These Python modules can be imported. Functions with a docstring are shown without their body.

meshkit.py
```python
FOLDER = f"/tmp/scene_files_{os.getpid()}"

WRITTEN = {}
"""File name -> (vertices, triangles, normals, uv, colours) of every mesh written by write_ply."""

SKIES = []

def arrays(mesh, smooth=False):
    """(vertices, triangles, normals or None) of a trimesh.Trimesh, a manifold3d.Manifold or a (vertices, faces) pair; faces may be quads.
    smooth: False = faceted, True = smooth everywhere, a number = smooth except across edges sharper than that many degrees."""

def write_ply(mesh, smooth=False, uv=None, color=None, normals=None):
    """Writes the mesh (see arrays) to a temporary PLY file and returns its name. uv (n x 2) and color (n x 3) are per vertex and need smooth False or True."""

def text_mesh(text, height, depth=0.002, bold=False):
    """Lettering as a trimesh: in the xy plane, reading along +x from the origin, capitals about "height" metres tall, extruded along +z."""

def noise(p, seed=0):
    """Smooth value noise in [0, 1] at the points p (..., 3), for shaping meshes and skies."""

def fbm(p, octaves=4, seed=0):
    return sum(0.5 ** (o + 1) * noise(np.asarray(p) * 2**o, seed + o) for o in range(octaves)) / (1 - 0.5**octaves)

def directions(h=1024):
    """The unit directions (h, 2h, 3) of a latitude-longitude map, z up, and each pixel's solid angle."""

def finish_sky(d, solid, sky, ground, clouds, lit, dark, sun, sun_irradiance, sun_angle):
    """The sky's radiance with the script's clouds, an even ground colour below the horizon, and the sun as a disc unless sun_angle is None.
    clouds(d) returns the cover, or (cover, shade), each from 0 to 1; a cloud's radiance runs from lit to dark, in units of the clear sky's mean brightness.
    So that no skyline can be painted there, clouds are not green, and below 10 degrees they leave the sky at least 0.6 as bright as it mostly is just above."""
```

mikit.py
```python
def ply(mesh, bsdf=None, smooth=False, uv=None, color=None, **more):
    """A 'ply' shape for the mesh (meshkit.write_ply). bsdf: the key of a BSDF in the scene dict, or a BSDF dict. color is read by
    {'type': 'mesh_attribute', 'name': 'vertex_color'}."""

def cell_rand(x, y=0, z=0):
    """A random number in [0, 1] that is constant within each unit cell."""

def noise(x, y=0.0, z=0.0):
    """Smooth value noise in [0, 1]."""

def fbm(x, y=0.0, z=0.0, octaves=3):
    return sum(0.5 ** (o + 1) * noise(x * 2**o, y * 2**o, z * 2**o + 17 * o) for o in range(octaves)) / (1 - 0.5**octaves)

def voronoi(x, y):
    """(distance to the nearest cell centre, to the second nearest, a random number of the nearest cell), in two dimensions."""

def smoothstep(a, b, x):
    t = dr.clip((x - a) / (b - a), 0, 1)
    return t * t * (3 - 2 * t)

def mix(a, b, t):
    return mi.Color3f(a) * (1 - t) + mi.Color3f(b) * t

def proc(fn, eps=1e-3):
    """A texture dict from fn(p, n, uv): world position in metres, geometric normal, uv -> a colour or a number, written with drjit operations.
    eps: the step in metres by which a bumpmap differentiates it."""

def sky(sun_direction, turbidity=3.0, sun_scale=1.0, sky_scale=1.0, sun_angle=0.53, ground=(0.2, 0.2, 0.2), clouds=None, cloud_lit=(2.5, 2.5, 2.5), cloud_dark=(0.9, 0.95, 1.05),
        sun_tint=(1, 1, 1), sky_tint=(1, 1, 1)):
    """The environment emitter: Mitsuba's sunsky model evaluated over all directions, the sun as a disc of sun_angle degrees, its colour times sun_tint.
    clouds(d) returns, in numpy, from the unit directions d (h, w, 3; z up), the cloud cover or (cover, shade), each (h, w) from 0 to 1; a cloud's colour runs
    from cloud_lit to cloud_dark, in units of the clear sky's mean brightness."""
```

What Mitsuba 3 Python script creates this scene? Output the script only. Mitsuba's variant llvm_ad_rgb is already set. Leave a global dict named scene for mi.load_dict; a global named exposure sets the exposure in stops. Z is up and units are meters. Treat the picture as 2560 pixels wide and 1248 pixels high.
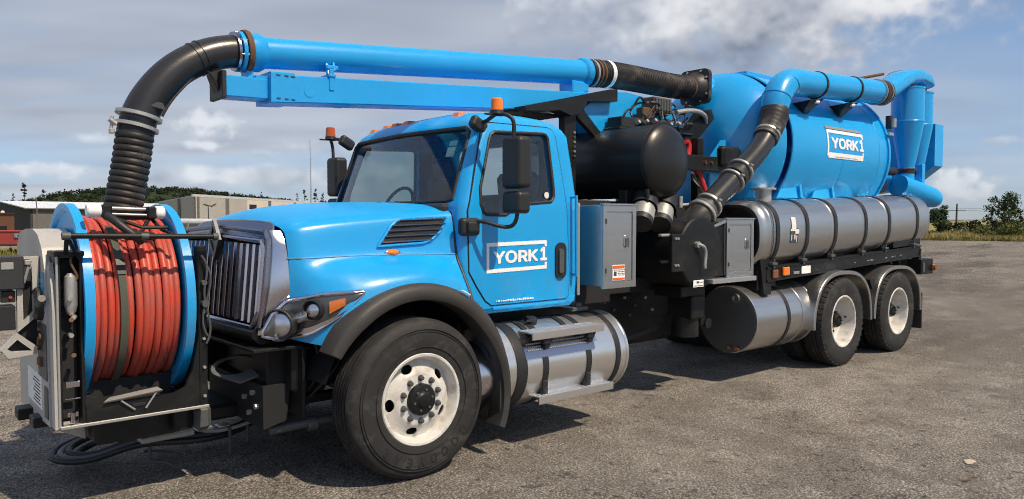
import math, random
import numpy as np, trimesh, drjit as dr, mitsuba as mi, mikit, meshkit
import manifold3d as m3
from shapely.geometry import Polygon, Point, box as sbox, LineString
from shapely import affinity
from scipy.interpolate import PchipInterpolator, CubicSpline
from mikit import noise, fbm, voronoi, cell_rand, smoothstep, mix

rng = np.random.default_rng(7)
scene, labels = {'type': 'scene'}, {}
T = mi.ScalarTransform4f

# ------------------------------------------------------------------ camera, sky, exposure
exposure = 1.6
CAM = np.array([-2.6806, -4.1085, 1.72])
AZ, PIT = math.radians(49.204), math.radians(2.2541)
LV = np.array([math.cos(AZ), math.sin(AZ), 0.0])          # level forward
RV = np.array([math.sin(AZ), -math.cos(AZ), 0.0])         # right
FW = LV * math.cos(PIT) - np.array([0, 0, math.sin(PIT)])
scene['camera'] = {'type': 'perspective', 'fov': math.degrees(2 * math.atan(1280 / 1880)), 'fov_axis': 'x', 'near_clip': 0.1, 'far_clip': 6000.0,
                   'to_world': T().look_at(origin=CAM.tolist(), target=(CAM + FW).tolist(), up=[0, 0, 1]),
                   'film': {'type': 'hdrfilm', 'width': 1024, 'height': 499}}
SUN = [0.16, -0.80, 1.05]

def clouds(d):
    a = np.degrees(np.arctan2(d @ RV, d @ LV))
    e = np.degrees(np.arcsin(np.clip(d[..., 2], -1, 1)))
    p = d[..., :2] / (np.maximum(d[..., 2], 0) + 0.10)[..., None]
    q = np.stack([p @ LV[:2] * 1.1, p @ RV[:2] * 0.55, np.full(a.shape, 3.3)], -1)
    n1 = meshkit.fbm(q, 5, 3)
    n2 = meshkit.fbm(q * 2.6 + 11.0, 4, 9)
    strat = np.clip((n1 - 0.30 + 0.10 * np.clip((e - 25) / 30, 0, 1)) / 0.30, 0, 1) * (0.70 + 0.30 * n2)
    strat = strat * np.clip(0.95 - np.maximum(a - 4, 0) / 60, 0.45, 1)
    cover, shade = strat, 0.40 + 0.30 * np.clip((n2 - 0.30) * 2.2, 0, 1) + 0.10 * np.clip(e / 20, 0, 1)
    w = np.stack([a * 0.42, e * 0.62, np.full(a.shape, 1.7)], -1)
    puff = meshkit.fbm(w, 5, 21) - 0.5
    soft = meshkit.fbm(w * 0.55 + 5.0, 4, 33) - 0.5
    fine_ = meshkit.fbm(w * [3.4, 3.0, 1] + 9.0, 5, 41) - 0.5
    for ca, ce, ra, re, sh, sf, cm, gr in CUMULUS:
        u, v = (a - ca) / ra, (e - ce) / re
        small = ra < 6
        f = 1 - np.sqrt(u * u + v * v) + (fine_ * 1.7 + puff * 0.6 if small else puff * 1.5 + soft * 0.8 + fine_ * 0.7) * sf * 1.6
        c = np.clip(f / (0.75 if small else 0.55), 0, 1); c = c * c * (3 - 2 * c)
        s = np.clip(sh - gr * v - 0.18 * u + soft * 1.4 - puff * 0.6 - fine_ * 0.5, 0, 1)
        shade = shade * (1 - c) + s * c
        cover = cover * (1 - c) + c * np.maximum(cm, cover * .9)
    return cover, shade

CUMULUS = [  # azimuth from the view axis, elevation, half width, half height, shade, roughness, cover, shading slope
    (17.0, 16.6, 15.5, 8.4, 0.24, 0.36, 0.97, 0.80), (26.5, 16.4, 9.0, 5.8, 0.04, 0.42, 0.95, 0.40), (6.5, 15.0, 7.0, 3.0, 0.42, 0.6, 0.80, 0.3),
    (-22.2, 6.7, 3.0, 1.0, 0.16, 0.6, 0.80, 0.4), (-22.4, 5.2, 2.0, 0.4, 0.30, 0.6, 0.70, 0.3), (-18.0, 4.7, 1.2, 0.4, 0.40, 0.6, 0.6, 0.3), (-20.0, 3.1, 6.5, 1.1, 0.34, 0.6, 0.75, 0.3),
    (-10.0, 2.9, 3.4, 1.9, 0.32, 0.6, 0.75, 0.3), (-13.0, 5.2, 4.5, 0.6, 0.52, 0.6, 0.6, 0.2), (30.6, 2.3, 2.8, 1.4, 0.32, 0.7, 0.75, 0.3), (-31.5, 3.2, 5.5, 0.7, 0.40, 0.6, 0.7, 0.3),
    (-29.0, 5.3, 2.5, 0.45, 0.42, 0.6, 0.6, 0.3), (33.0, 5.0, 1.6, 0.4, 0.50, 0.7, 0.5, 0.2),
    (70.0, 12.0, 14.0, 5.0, 0.4, 0.6, 0.9, 0.4), (-75.0, 11.0, 16.0, 5.0, 0.4, 0.6, 0.9, 0.4), (130.0, 15.0, 18.0, 6.0, 0.4, 0.6, 0.9, 0.4), (-140.0, 14.0, 18.0, 6.0, 0.4, 0.6, 0.9, 0.4)]
scene['sky'] = mikit.sky(SUN, turbidity=3.0, sun_scale=1.0, sky_scale=1.0, clouds=clouds, ground=(0.17, 0.16, 0.15),
                         cloud_lit=(2.85, 2.86, 2.92), cloud_dark=(0.70, 0.84, 1.14), sky_tint=(1.10, 1.10, 1.10))

# ------------------------------------------------------------------ materials
def two(b): return {'type': 'twosided', 'bsdf': b}
def rgb(*c): return {'type': 'rgb', 'value': list(c)}
def pr(color, rough=0.5, spec=0.5, **k): return two({'type': 'principled', 'base_color': color if isinstance(color, dict) else rgb(*color), 'roughness': rough, 'specular': spec, **k})
def lin(*c): return tuple((x / 255 / 12.92) if x / 255 < 0.04045 else ((x / 255 + 0.055) / 1.055) ** 2.4 for x in c)
C3 = mi.Color3f

def p_blue(p, n, uv):
    d = fbm(p.x * 2.1, p.y * 2.1, p.z * 2.1, 4)
    low = smoothstep(1.5, 0.9, p.z) * smoothstep(0.45, 0.75, fbm(p.x * 9, p.y * 9, p.z * 4, 3))
    c = mix((0.003, 0.300, 0.69), (0.005, 0.340, 0.76), d)
    st = smoothstep(0.50, 0.80, fbm(p.x * 16, p.y * 16, p.z * 1.1, 3)) * smoothstep(0.35, 0.7, fbm(p.x * 1.4, p.y * 1.4, p.z * 1.4 + 5.0, 3))
    top = smoothstep(0.45, 0.95, n.z) * smoothstep(0.30, 0.75, fbm(p.x * 5, p.y * 5, p.z * 5, 4))
    c = mix(c, C3(0.16, 0.24, 0.32), top * 0.16 + st * 0.07)
    return mix(c, (0.18, 0.19, 0.20), low * 0.30)
scene['paint_blue'] = pr(mikit.proc(p_blue), 0.30, 0.5, clearcoat=1.0, clearcoat_gloss=0.97)
def p_black(p, n, uv):
    d = smoothstep(0.48, 0.80, fbm(p.x * 6, p.y * 6, p.z * 6, 4))
    return mix((0.008, 0.009, 0.010), (0.040, 0.037, 0.033), d * 0.35)
scene['paint_black'] = pr(mikit.proc(p_black), 0.46, 0.35)
scene['tank_black'] = pr((0.011, 0.012, 0.014), 0.34, 0.45)
scene['plastic_black'] = pr((0.018, 0.019, 0.021), 0.48, 0.5)
def p_flare(p, n, uv): return mix((0.026, 0.026, 0.027), (0.060, 0.057, 0.054), fbm(p.x * 5, p.y * 5, p.z * 5, 4))
scene['flare_rubber'] = pr(mikit.proc(p_flare), 0.55, 0.4)
def p_tyre(p, n, uv):
    d = fbm(p.x * 9, p.y * 20, p.z * 9, 4)
    return mix((0.024, 0.024, 0.025), (0.052, 0.050, 0.047), smoothstep(0.38, 0.85, d) * smoothstep(0.3, 0.6, fbm(p.x * 40, p.y * 40, p.z * 40, 2)))
scene['tyre_rubber'] = pr(mikit.proc(p_tyre), 0.68, 0.35)
def p_rim(p, n, uv):
    d = smoothstep(0.45, 0.85, fbm(p.x * 14, p.y * 14, p.z * 14, 4))
    return mix((0.60, 0.59, 0.56), (0.27, 0.22, 0.17), d * 0.6)
scene['rim_white'] = pr(mikit.proc(p_rim), 0.40, 0.5)
scene['white_paint'] = pr((0.78, 0.78, 0.77), 0.45)
def p_plate(p, n, uv): return mix((0.32, 0.32, 0.31), (0.47, 0.46, 0.43), fbm(p.x * 4, p.y * 4, p.z * 4, 4))
scene['grey_plate'] = pr(mikit.proc(p_plate), 0.42, 0.5)
scene['lamp_housing'] = two({'type': 'principled', 'base_color': rgb(.085, .088, .095), 'metallic': .55, 'roughness': .22, 'specular': .6, 'clearcoat': 1.0, 'clearcoat_gloss': .97})
scene['ring_grey'] = pr((0.125, 0.13, 0.138), 0.45)
scene['emblem_metal'] = two({'type': 'principled', 'base_color': rgb(.20, .20, .22), 'metallic': .8, 'roughness': .35})
scene['console_black'] = pr((0.030, 0.031, 0.034), 0.5)
scene['dark_grey'] = pr((0.075, 0.080, 0.085), 0.5)
scene['sign_white'] = pr((0.86, 0.86, 0.86), 0.35)
scene['scrap_tan'] = pr((0.42, 0.36, 0.29), 0.8)
scene['paper_label'] = pr((0.72, 0.72, 0.69), 0.7)
scene['label_orange'] = pr((0.75, 0.13, 0.02), 0.5)
scene['label_dark'] = pr((0.05, 0.06, 0.08), 0.5)
scene['label_blue'] = pr((0.10, 0.28, 0.45), 0.5)
scene['chrome'] = two({'type': 'roughconductor', 'material': 'Cr', 'alpha': 0.06})
scene['dark_chrome'] = two({'type': 'roughconductor', 'material': 'Cr', 'alpha': 0.10, 'specular_reflectance': rgb(0.62, 0.63, 0.67)})
def p_steel(p, n, uv): return mix((0.53, 0.53, 0.527), (0.63, 0.622, 0.61), fbm(p.x * 1.2, p.y * 26, p.z * 26, 4))
def p_steelr(p, n, uv): return 0.25 + 0.12 * fbm(p.x * 1.5, p.y * 22, p.z * 22, 3)
scene['stainless'] = two({'type': 'principled', 'base_color': mikit.proc(p_steel), 'metallic': 0.95, 'roughness': mikit.proc(p_steelr), 'specular': 0.5})
def p_steelb(p, n, uv): return mix((0.74, 0.74, 0.73), (0.82, 0.81, 0.79), fbm(p.x * 1.2, p.y * 24, p.z * 24, 4))
def p_steelbr(p, n, uv): return 0.20 + 0.12 * fbm(p.x * 1.5, p.y * 22, p.z * 22, 3)
scene['aluminium'] = two({'type': 'principled', 'base_color': mikit.proc(p_steelb), 'metallic': 0.88, 'roughness': mikit.proc(p_steelbr), 'specular': 0.5})
scene['galvanised'] = two({'type': 'principled', 'base_color': rgb(0.46, 0.46, 0.44), 'metallic': 0.6, 'roughness': 0.42})
def p_hose(p, n, uv):
    d = fbm(p.x * 8, p.y * 8, p.z * 8, 4)
    return mix((0.52, 0.066, 0.040), (0.40, 0.095, 0.072), smoothstep(0.35, 0.75, d))
scene['hose_orange'] = pr(mikit.proc(p_hose), 0.45, 0.5)
scene['strap_webbing'] = pr((0.085, 0.095, 0.075), 0.8, 0.2)
def p_rhose(p, n, uv): return mix((0.020, 0.020, 0.021), (0.10, 0.085, 0.07), smoothstep(0.5, 0.85, fbm(p.x * 7, p.y * 7, p.z * 7, 4)))
scene['hose_rubber'] = pr(mikit.proc(p_rhose), 0.52, 0.4)
scene['pipe_black'] = pr((0.017, 0.017, 0.019), 0.30, 0.5, clearcoat=0.5, clearcoat_gloss=0.85)
scene['glass_tint'] = {'type': 'thindielectric', 'int_ior': 1.5, 'specular_transmittance': rgb(0.52, 0.60, 0.59)}
scene['glass_clear'] = {'type': 'thindielectric', 'int_ior': 1.5}
scene['amber'] = pr((0.85, 0.20, 0.015), 0.22, 0.6, clearcoat=0.6)
scene['amber_dark'] = pr((0.52, 0.13, 0.012), 0.18, 0.6, clearcoat=1.0, clearcoat_gloss=0.97)
scene['beacon_orange'] = pr((0.50, 0.095, 0.02), 0.25, 0.6)
scene['red_lens'] = pr((0.35, 0.05, 0.03), 0.25, 0.6)
scene['brown_lens'] = pr((0.22, 0.07, 0.03), 0.3, 0.6)
scene['interior_dark'] = pr((0.020, 0.021, 0.023), 0.7, 0.3)
scene['interior_grey'] = pr((0.06, 0.06, 0.063), 0.75, 0.3)
scene['rust_brown'] = pr((0.13, 0.075, 0.045), 0.7, 0.3)
scene['brass'] = two({'type': 'roughconductor', 'material': 'Cu', 'alpha': 0.25, 'specular_reflectance': rgb(0.6, 0.55, 0.35)})
scene['red_paint'] = pr((0.50, 0.025, 0.03), 0.4)
scene['lamp_glass'] = two({'type': 'roughconductor', 'material': 'Al', 'alpha': 0.12, 'specular_reflectance': rgb(0.75, 0.78, 0.82)})

# ------------------------------------------------------------------ mesh helpers
def man(mesh):
    if isinstance(mesh, m3.Manifold): return mesh
    mesh = mesh.copy(); mesh.merge_vertices(); mesh.update_faces(mesh.nondegenerate_faces())
    f = np.asarray(mesh.faces, np.uint32)
    if mesh.volume < 0: f = f[:, ::-1]
    return m3.Manifold(m3.Mesh(np.ascontiguousarray(mesh.vertices, np.float32), np.ascontiguousarray(f)))
def tri(mf):
    if isinstance(mf, trimesh.Trimesh): return mf
    m = mf.to_mesh(); return trimesh.Trimesh(m.vert_properties[:, :3], m.tri_verts, process=False)
def cat(*ms):
    ms = [tri(m) for g in ms for m in (g if isinstance(g, (list, tuple)) else [g])]
    return ms[0] if len(ms) == 1 else trimesh.util.concatenate(ms)
def rbox(x0, x1, y0, y1, z0, z1, b=0.008):
    x0, x1 = min(x0, x1), max(x0, x1); y0, y1 = min(y0, y1), max(y0, y1); z0, z1 = min(z0, z1), max(z0, z1)
    b = min(b, (x1 - x0) * .3, (y1 - y0) * .3, (z1 - z0) * .3)
    P = []
    for sx in (0, 1):
        for sy in (0, 1):
            for sz in (0, 1):
                X, Y, Z = (x0, x1)[sx], (y0, y1)[sy], (z0, z1)[sz]
                ix, iy, iz = (b, -b)[sx], (b, -b)[sy], (b, -b)[sz]
                P += [(X, Y + iy, Z + iz), (X + ix, Y, Z + iz), (X + ix, Y + iy, Z)]
    return tri(m3.Manifold.hull_points(np.array(P)))
def sbx(x0, x1, y0, y1, z0, z1, r):
    sp = trimesh.creation.icosphere(3, r).vertices
    return tri(m3.Manifold.hull_points(np.vstack([sp + [a, b, c] for a in (x0 + r, x1 - r) for b in (y0 + r, y1 - r) for c in (z0 + r, z1 - r)])))
def hull(P): return tri(m3.Manifold.hull_points(np.array(P, float)))
def frame_of(d):
    d = np.asarray(d, float); d = d / np.linalg.norm(d)
    u = np.cross(d, [0, 0, 1.0]) if abs(d[2]) < 0.9 else np.cross(d, [1.0, 0, 0])
    u /= np.linalg.norm(u); return d, u, np.cross(d, u)
def lathe(prof, o, d, n=48, arc=None, cap=False):
    """prof: (t, r) along axis d from o."""
    d, u, v = frame_of(d); prof = np.array(prof, float)
    if arc is None: A, closed = np.linspace(0, 2 * math.pi, n, endpoint=False), True
    else: A, closed = np.linspace(arc[0], arc[1], n), False
    ring = np.cos(A)[:, None] * u + np.sin(A)[:, None] * v
    V = (np.asarray(o, float) + prof[:, 0, None, None] * d + prof[:, 1, None, None] * ring[None]).reshape(-1, 3)
    F = []; m = len(A)
    for i in range(len(prof) - 1):
        for j in range(m if closed else m - 1):
            k = (j + 1) % m; a, b, c, e = i * m + j, i * m + k, (i + 1) * m + k, (i + 1) * m + j
            F += [(a, e, c), (a, c, b)]
    V = list(V)
    if cap:
        for i, flip in ((0, False), (len(prof) - 1, True)):
            c = len(V); V.append(np.asarray(o, float) + prof[i, 0] * d)
            for j in range(m):
                k = (j + 1) % m
                F.append((c, i * m + k, i * m + j) if flip else (c, i * m + j, i * m + k))
    M = trimesh.Trimesh(np.array(V), np.array(F), process=False)
    return M
def cyl(p0, p1, r0, r1=None, n=28, b=0.0):
    p0, p1 = np.asarray(p0, float), np.asarray(p1, float); L = np.linalg.norm(p1 - p0); r1 = r0 if r1 is None else r1
    prof = [(0, r0), (L, r1)] if not b else [(0, r0 - b), (b, r0), (L - b, r1), (L, r1 - b)]
    return lathe(prof, p0, p1 - p0, n, cap=True)
def smooth_path(P, n=40):
    P = np.asarray(P, float); s = np.r_[0, np.cumsum(np.linalg.norm(np.diff(P, axis=0), axis=1))]
    if len(P) == 2: return P[0] + np.linspace(0, 1, n)[:, None] * (P[1] - P[0])
    return CubicSpline(s, P)(np.linspace(0, s[-1], n))
def tube(P, r, n=12, closed=False, flat=None):
    P = np.asarray(P, float); m = len(P); R = np.broadcast_to(r, (m,))
    t = (np.roll(P, -1, 0) - np.roll(P, 1, 0)) if closed else np.gradient(P, axis=0)
    t /= np.linalg.norm(t, axis=1, keepdims=True) + 1e-12
    u = frame_of(t[0])[1]; U = []
    for i in range(m):
        u = u - t[i] * (u @ t[i]); u /= np.linalg.norm(u); U.append(u)
    U = np.array(U); W = np.cross(t, U); A = np.linspace(0, 2 * math.pi, n, endpoint=False)
    V = P[:, None] + R[:, None, None] * (np.cos(A)[None, :, None] * U[:, None] + np.sin(A)[None, :, None] * W[:, None] * (flat or 1))
    F = []
    for i in range(m if closed else m - 1):
        i2 = (i + 1) % m
        for j in range(n):
            k = (j + 1) % n; a, b, c, e = i * n + j, i * n + k, i2 * n + k, i2 * n + j
            F += [(a, b, c), (a, c, e)]
    V = list(V.reshape(-1, 3))
    if not closed:
        V += [P[0], P[-1]]; c0, c1 = len(V) - 2, len(V) - 1
        for j in range(n):
            k = (j + 1) % n; F += [(c0, k, j), (c1, (m - 1) * n + j, (m - 1) * n + k)]
    return trimesh.Trimesh(np.array(V), np.array(F), process=False)
def loft(rings, cap=True):
    m, n = len(rings), len(rings[0]); V = list(np.array(rings).reshape(-1, 3)); F = []
    for i in range(m - 1):
        for j in range(n):
            k = (j + 1) % n; a, b, c, e = i * n + j, i * n + k, (i + 1) * n + k, (i + 1) * n + j
            F += [(a, b, c), (a, c, e)]
    if cap:
        for i, fl in ((0, True), (m - 1, False)):
            c = len(V); V.append(np.mean(rings[i], axis=0))
            for j in range(n):
                k = (j + 1) % n; F.append((c, i * n + k, i * n + j) if fl else (c, i * n + j, i * n + k))
    return trimesh.Trimesh(np.array(V), np.array(F), process=False)
def grid(P):
    """P: (m, n, 3) -> open sheet"""
    m, n = P.shape[:2]; i, j = np.meshgrid(np.arange(m - 1), np.arange(n - 1), indexing='ij'); a = (i * n + j).ravel()
    F = np.vstack([np.c_[a, a + n, a + n + 1], np.c_[a, a + n + 1, a + 1]])
    return trimesh.Trimesh(P.reshape(-1, 3), F, process=False)
def extr(poly, plane, a, b):
    """shapely polygon (or points) in plane 'xz'|'yz'|'xy' extruded between a and b along the third axis."""
    if not hasattr(poly, 'geom_type'): poly = Polygon(poly)
    poly = poly.buffer(0)
    ms = []
    for g in getattr(poly, 'geoms', [poly]):
        m = trimesh.creation.extrude_polygon(g, abs(b - a), engine='earcut'); v = m.vertices.copy(); lo = min(a, b)
        if plane == 'xz': w = np.c_[v[:, 0], lo + v[:, 2], v[:, 1]]; f = m.faces[:, ::-1]
        elif plane == 'yz': w = np.c_[lo + v[:, 2], v[:, 0], v[:, 1]]; f = m.faces
        else: w = np.c_[v[:, 0], v[:, 1], lo + v[:, 2]]; f = m.faces
        ms.append(trimesh.Trimesh(w, f, process=False))
    return cat(ms)
def rpoly(x0, x1, y0, y1, r): return sbox(x0 + r, y0 + r, x1 - r, y1 - r).buffer(r, quad_segs=6)
def mir(m):
    """the truck's other side: y -> 2.44 - y"""
    m = tri(m).copy(); v = m.vertices.copy(); v[:, 1] = 2.44 - v[:, 1]
    return trimesh.Trimesh(v, m.faces[:, ::-1], process=False)
def rot(m, ang, axis, at): m = tri(m).copy(); m.apply_transform(trimesh.transformations.rotation_matrix(ang, axis, at)); return m

used = {}
def key_of(parent, name):
    base = (parent + '__' if parent else '') + name
    n = used.get(base, -1) + 1; used[base] = n
    return base if n == 0 else f'{base}_{n:03d}'
def add(parent, name, mesh, mat, smooth=32, label=None, **k):
    key = key_of(parent, name)
    scene[key] = mikit.ply(tri(mesh) if not isinstance(mesh, trimesh.Trimesh) else mesh, mat, smooth=smooth, **k)
    if label: labels[key] = {'label': label}
    return key
def adds(parent, name, ms, mat, smooth=32):
    for m in ms: add(parent, name, m, mat, smooth)
def thing(name, label, cat_, group=None):
    key = key_of(None, name); labels[key] = {'label': label, 'category': cat_}
    if group: labels[key]['group'] = group
    return key
def single(name, mesh, mat, label, cat_, group=None, smooth=32):
    key = add(None, name, mesh, mat, smooth); labels[key] = {'label': label, 'category': cat_}
    if group: labels[key]['group'] = group
    return key
def setting(name, mesh, mat, kind='structure', label=None, smooth=False):
    key = add(None, name, mesh, mat, smooth); labels[key] = {'kind': kind, 'label': label or name.replace('_', ' ')}
    return key

# ------------------------------------------------------------------ the ground
FAR = [(-120, 60), (-30, 44), (2.5, 38.6), (20, 42), (45, 42), (64, 24), (67, 14), (74, -30), (60, -120), (-120, -120)]
def p_asphalt(p, n, uv):
    x, y = p.x, p.y
    w = fbm(x * 1.3, y * 1.3, 0.0, 3)
    f1, f2, rnd = voronoi(x * 56 + w * 3, y * 56)
    g1, g2, rn2 = voronoi(x * 125, y * 125 + w * 2)
    big = fbm(x * 0.22, y * 0.22, 3.0, 5)
    mid = fbm(x * 3.9, y * 3.9, 5.0, 5)
    base = mix((0.160, 0.145, 0.129), (0.254, 0.234, 0.211), smoothstep(0.34, 0.68, big * 0.42 + mid * 0.58))
    stone = 0.34 + 1.15 * rnd * smoothstep(0.66, 0.15, f1) + 0.85 * rn2 * smoothstep(0.60, 0.15, g1)
    pit = smoothstep(0.66, 0.80, fbm(x * 17, y * 17, 1.0, 3))
    c = base * stone * (1 - 0.55 * pit)
    spark = smoothstep(0.965, 0.99, rn2) * smoothstep(0.45, 0.2, g1)
    c = c + C3(0.38, 0.37, 0.35) * spark
    k1, k2, kr = voronoi(x * 0.42 + 0.35 * fbm(x * 2.2, y * 2.2, 2.0, 4), y * 0.42 + 0.35 * fbm(x * 2.2 + 7.0, y * 2.2, 4.0, 4))
    crack = smoothstep(0.020, 0.006, k2 - k1) * smoothstep(0.42, 0.58, fbm(x * 0.35, y * 0.35, 12.0, 3))
    c = c * (1 - 0.22 * crack)
    tr = smoothstep(0.50, 0.62, fbm(x * 0.06, y * 1.9, 21.0, 3)) * smoothstep(0.35, 0.6, fbm(x * 0.3, y * 0.3, 23.0, 3))
    c = c * (1 - 0.20 * tr)
    # worn sweeps running across the yard
    s = fbm(x * 0.10 + y * 0.5, y * 1.1 - x * 0.22, 8.0, 4)
    c = c * (1 - 0.34 * smoothstep(0.50, 0.70, s) * smoothstep(7.0, 16.0, x * 0.653 + y * 0.757))
    stain = smoothstep(0.60, 0.78, fbm(x * 0.8 + 4.0, y * 0.8, 9.0, 4))
    return mix(c, C3(0.120, 0.088, 0.068), stain * 0.16)
def h_asphalt(p, n, uv):
    f1, f2, rnd = voronoi(p.x * 46 + fbm(p.x * 1.3, p.y * 1.3, 0.0, 3) * 3, p.y * 46)
    return (smoothstep(0.7, 0.1, f1) * (0.4 + 0.6 * rnd) + 0.8 * fbm(p.x * 9, p.y * 9, 0.0, 3)) * 0.006
scene['asphalt_bsdf'] = two({'type': 'bumpmap', 'arbitrary': mikit.proc(h_asphalt, 2e-3), 'scale': 1.0,
                             'bsdf': {'type': 'principled', 'base_color': mikit.proc(p_asphalt), 'roughness': 0.85, 'specular': 0.3}})
def p_field(p, n, uv):
    g = fbm(p.x * 0.4, p.y * 0.4, 0.0, 4)
    return mix((0.10, 0.105, 0.035), (0.25, 0.20, 0.085), smoothstep(0.3, 0.7, g))
scene['field_bsdf'] = pr(mikit.proc(p_field), 0.95, 0.1)
A_ = np.linspace(0, 2 * np.pi, 97)[:-1]
gr = [np.c_[np.cos(A_) * r, np.sin(A_) * r, np.full(96, -0.03 - z_)] for r, z_ in ((0.5, 0), (20, 0), (60, 0), (110, 0.3), (200, 0.8), (500, 1.5), (1500, 3), (4500, 4))]
setting('ground', loft(gr, cap=True), 'field_bsdf', label='dry grassy ground reaching to the horizon')
lot = Polygon(FAR).segmentize(6.0)
setting('asphalt_yard', extr(lot, 'xy', -0.02, 0.0), 'asphalt_bsdf', label='worn coarse grey asphalt yard')

# ------------------------------------------------------------------ the truck
TR = thing('vacuum_truck', 'bright blue vacuum truck with a long boom and hose reel, parked on the asphalt', 'truck')
YC = 1.22

# wheels ------------------------------------------------------------
TYRE = [(.060, .285), (.030, .288), (.014, .298), (.004, .33), (.000, .37), (-.003, .41), (.000, .45), (.008, .482), (.022, .508), (.044, .524)]
def tyre_profile(w, R, grooves):
    k = R / .530
    P = [(t, r if r < .31 else .285 + (r - .285) * (R - .285) / .245) for t, r in TYRE]
    tread = [(P[-1][0], P[-1][1])]
    for g in grooves:
        tread += [(g - .007, R), (g - .006, R - .013), (g + .006, R - .013), (g + .007, R)]
    tread.append((w - P[-1][0], P[-1][1]))
    return P[:-1] + tread + [(w - t, r) for t, r in P[:-1][::-1]]
def make_tyre(parent, cx, y0, cz, w, R, grooves, lugs, sgn=1, name='tyre'):
    m = lathe(tyre_profile(w, R, grooves), (cx, y0, cz), (0, sgn, 0), 96)
    parts = [m]
    if lugs:                                   # shoulder lugs
        for k in range(lugs):
            a = 2 * math.pi * k / lugs + rng.uniform(-.01, .01)
            c, s = math.cos(a), math.sin(a); tx = 2 * math.pi * R / lugs * .30
            for t0, t1 in ((.016, .060), (w - .060, w - .016)):
                P = []
                for t in (t0, t1):
                    for rr in (R - .028, R + .003 - (.012 if (t < .03 or t > w - .03) else 0)):
                        for q in (-tx, tx):
                            P.append((cx + c * rr - s * q, y0 + sgn * t, cz + s * rr + c * q))
                parts.append(hull(P))
    return add(parent, name, cat(parts), 'tyre_rubber', 40)
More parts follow.
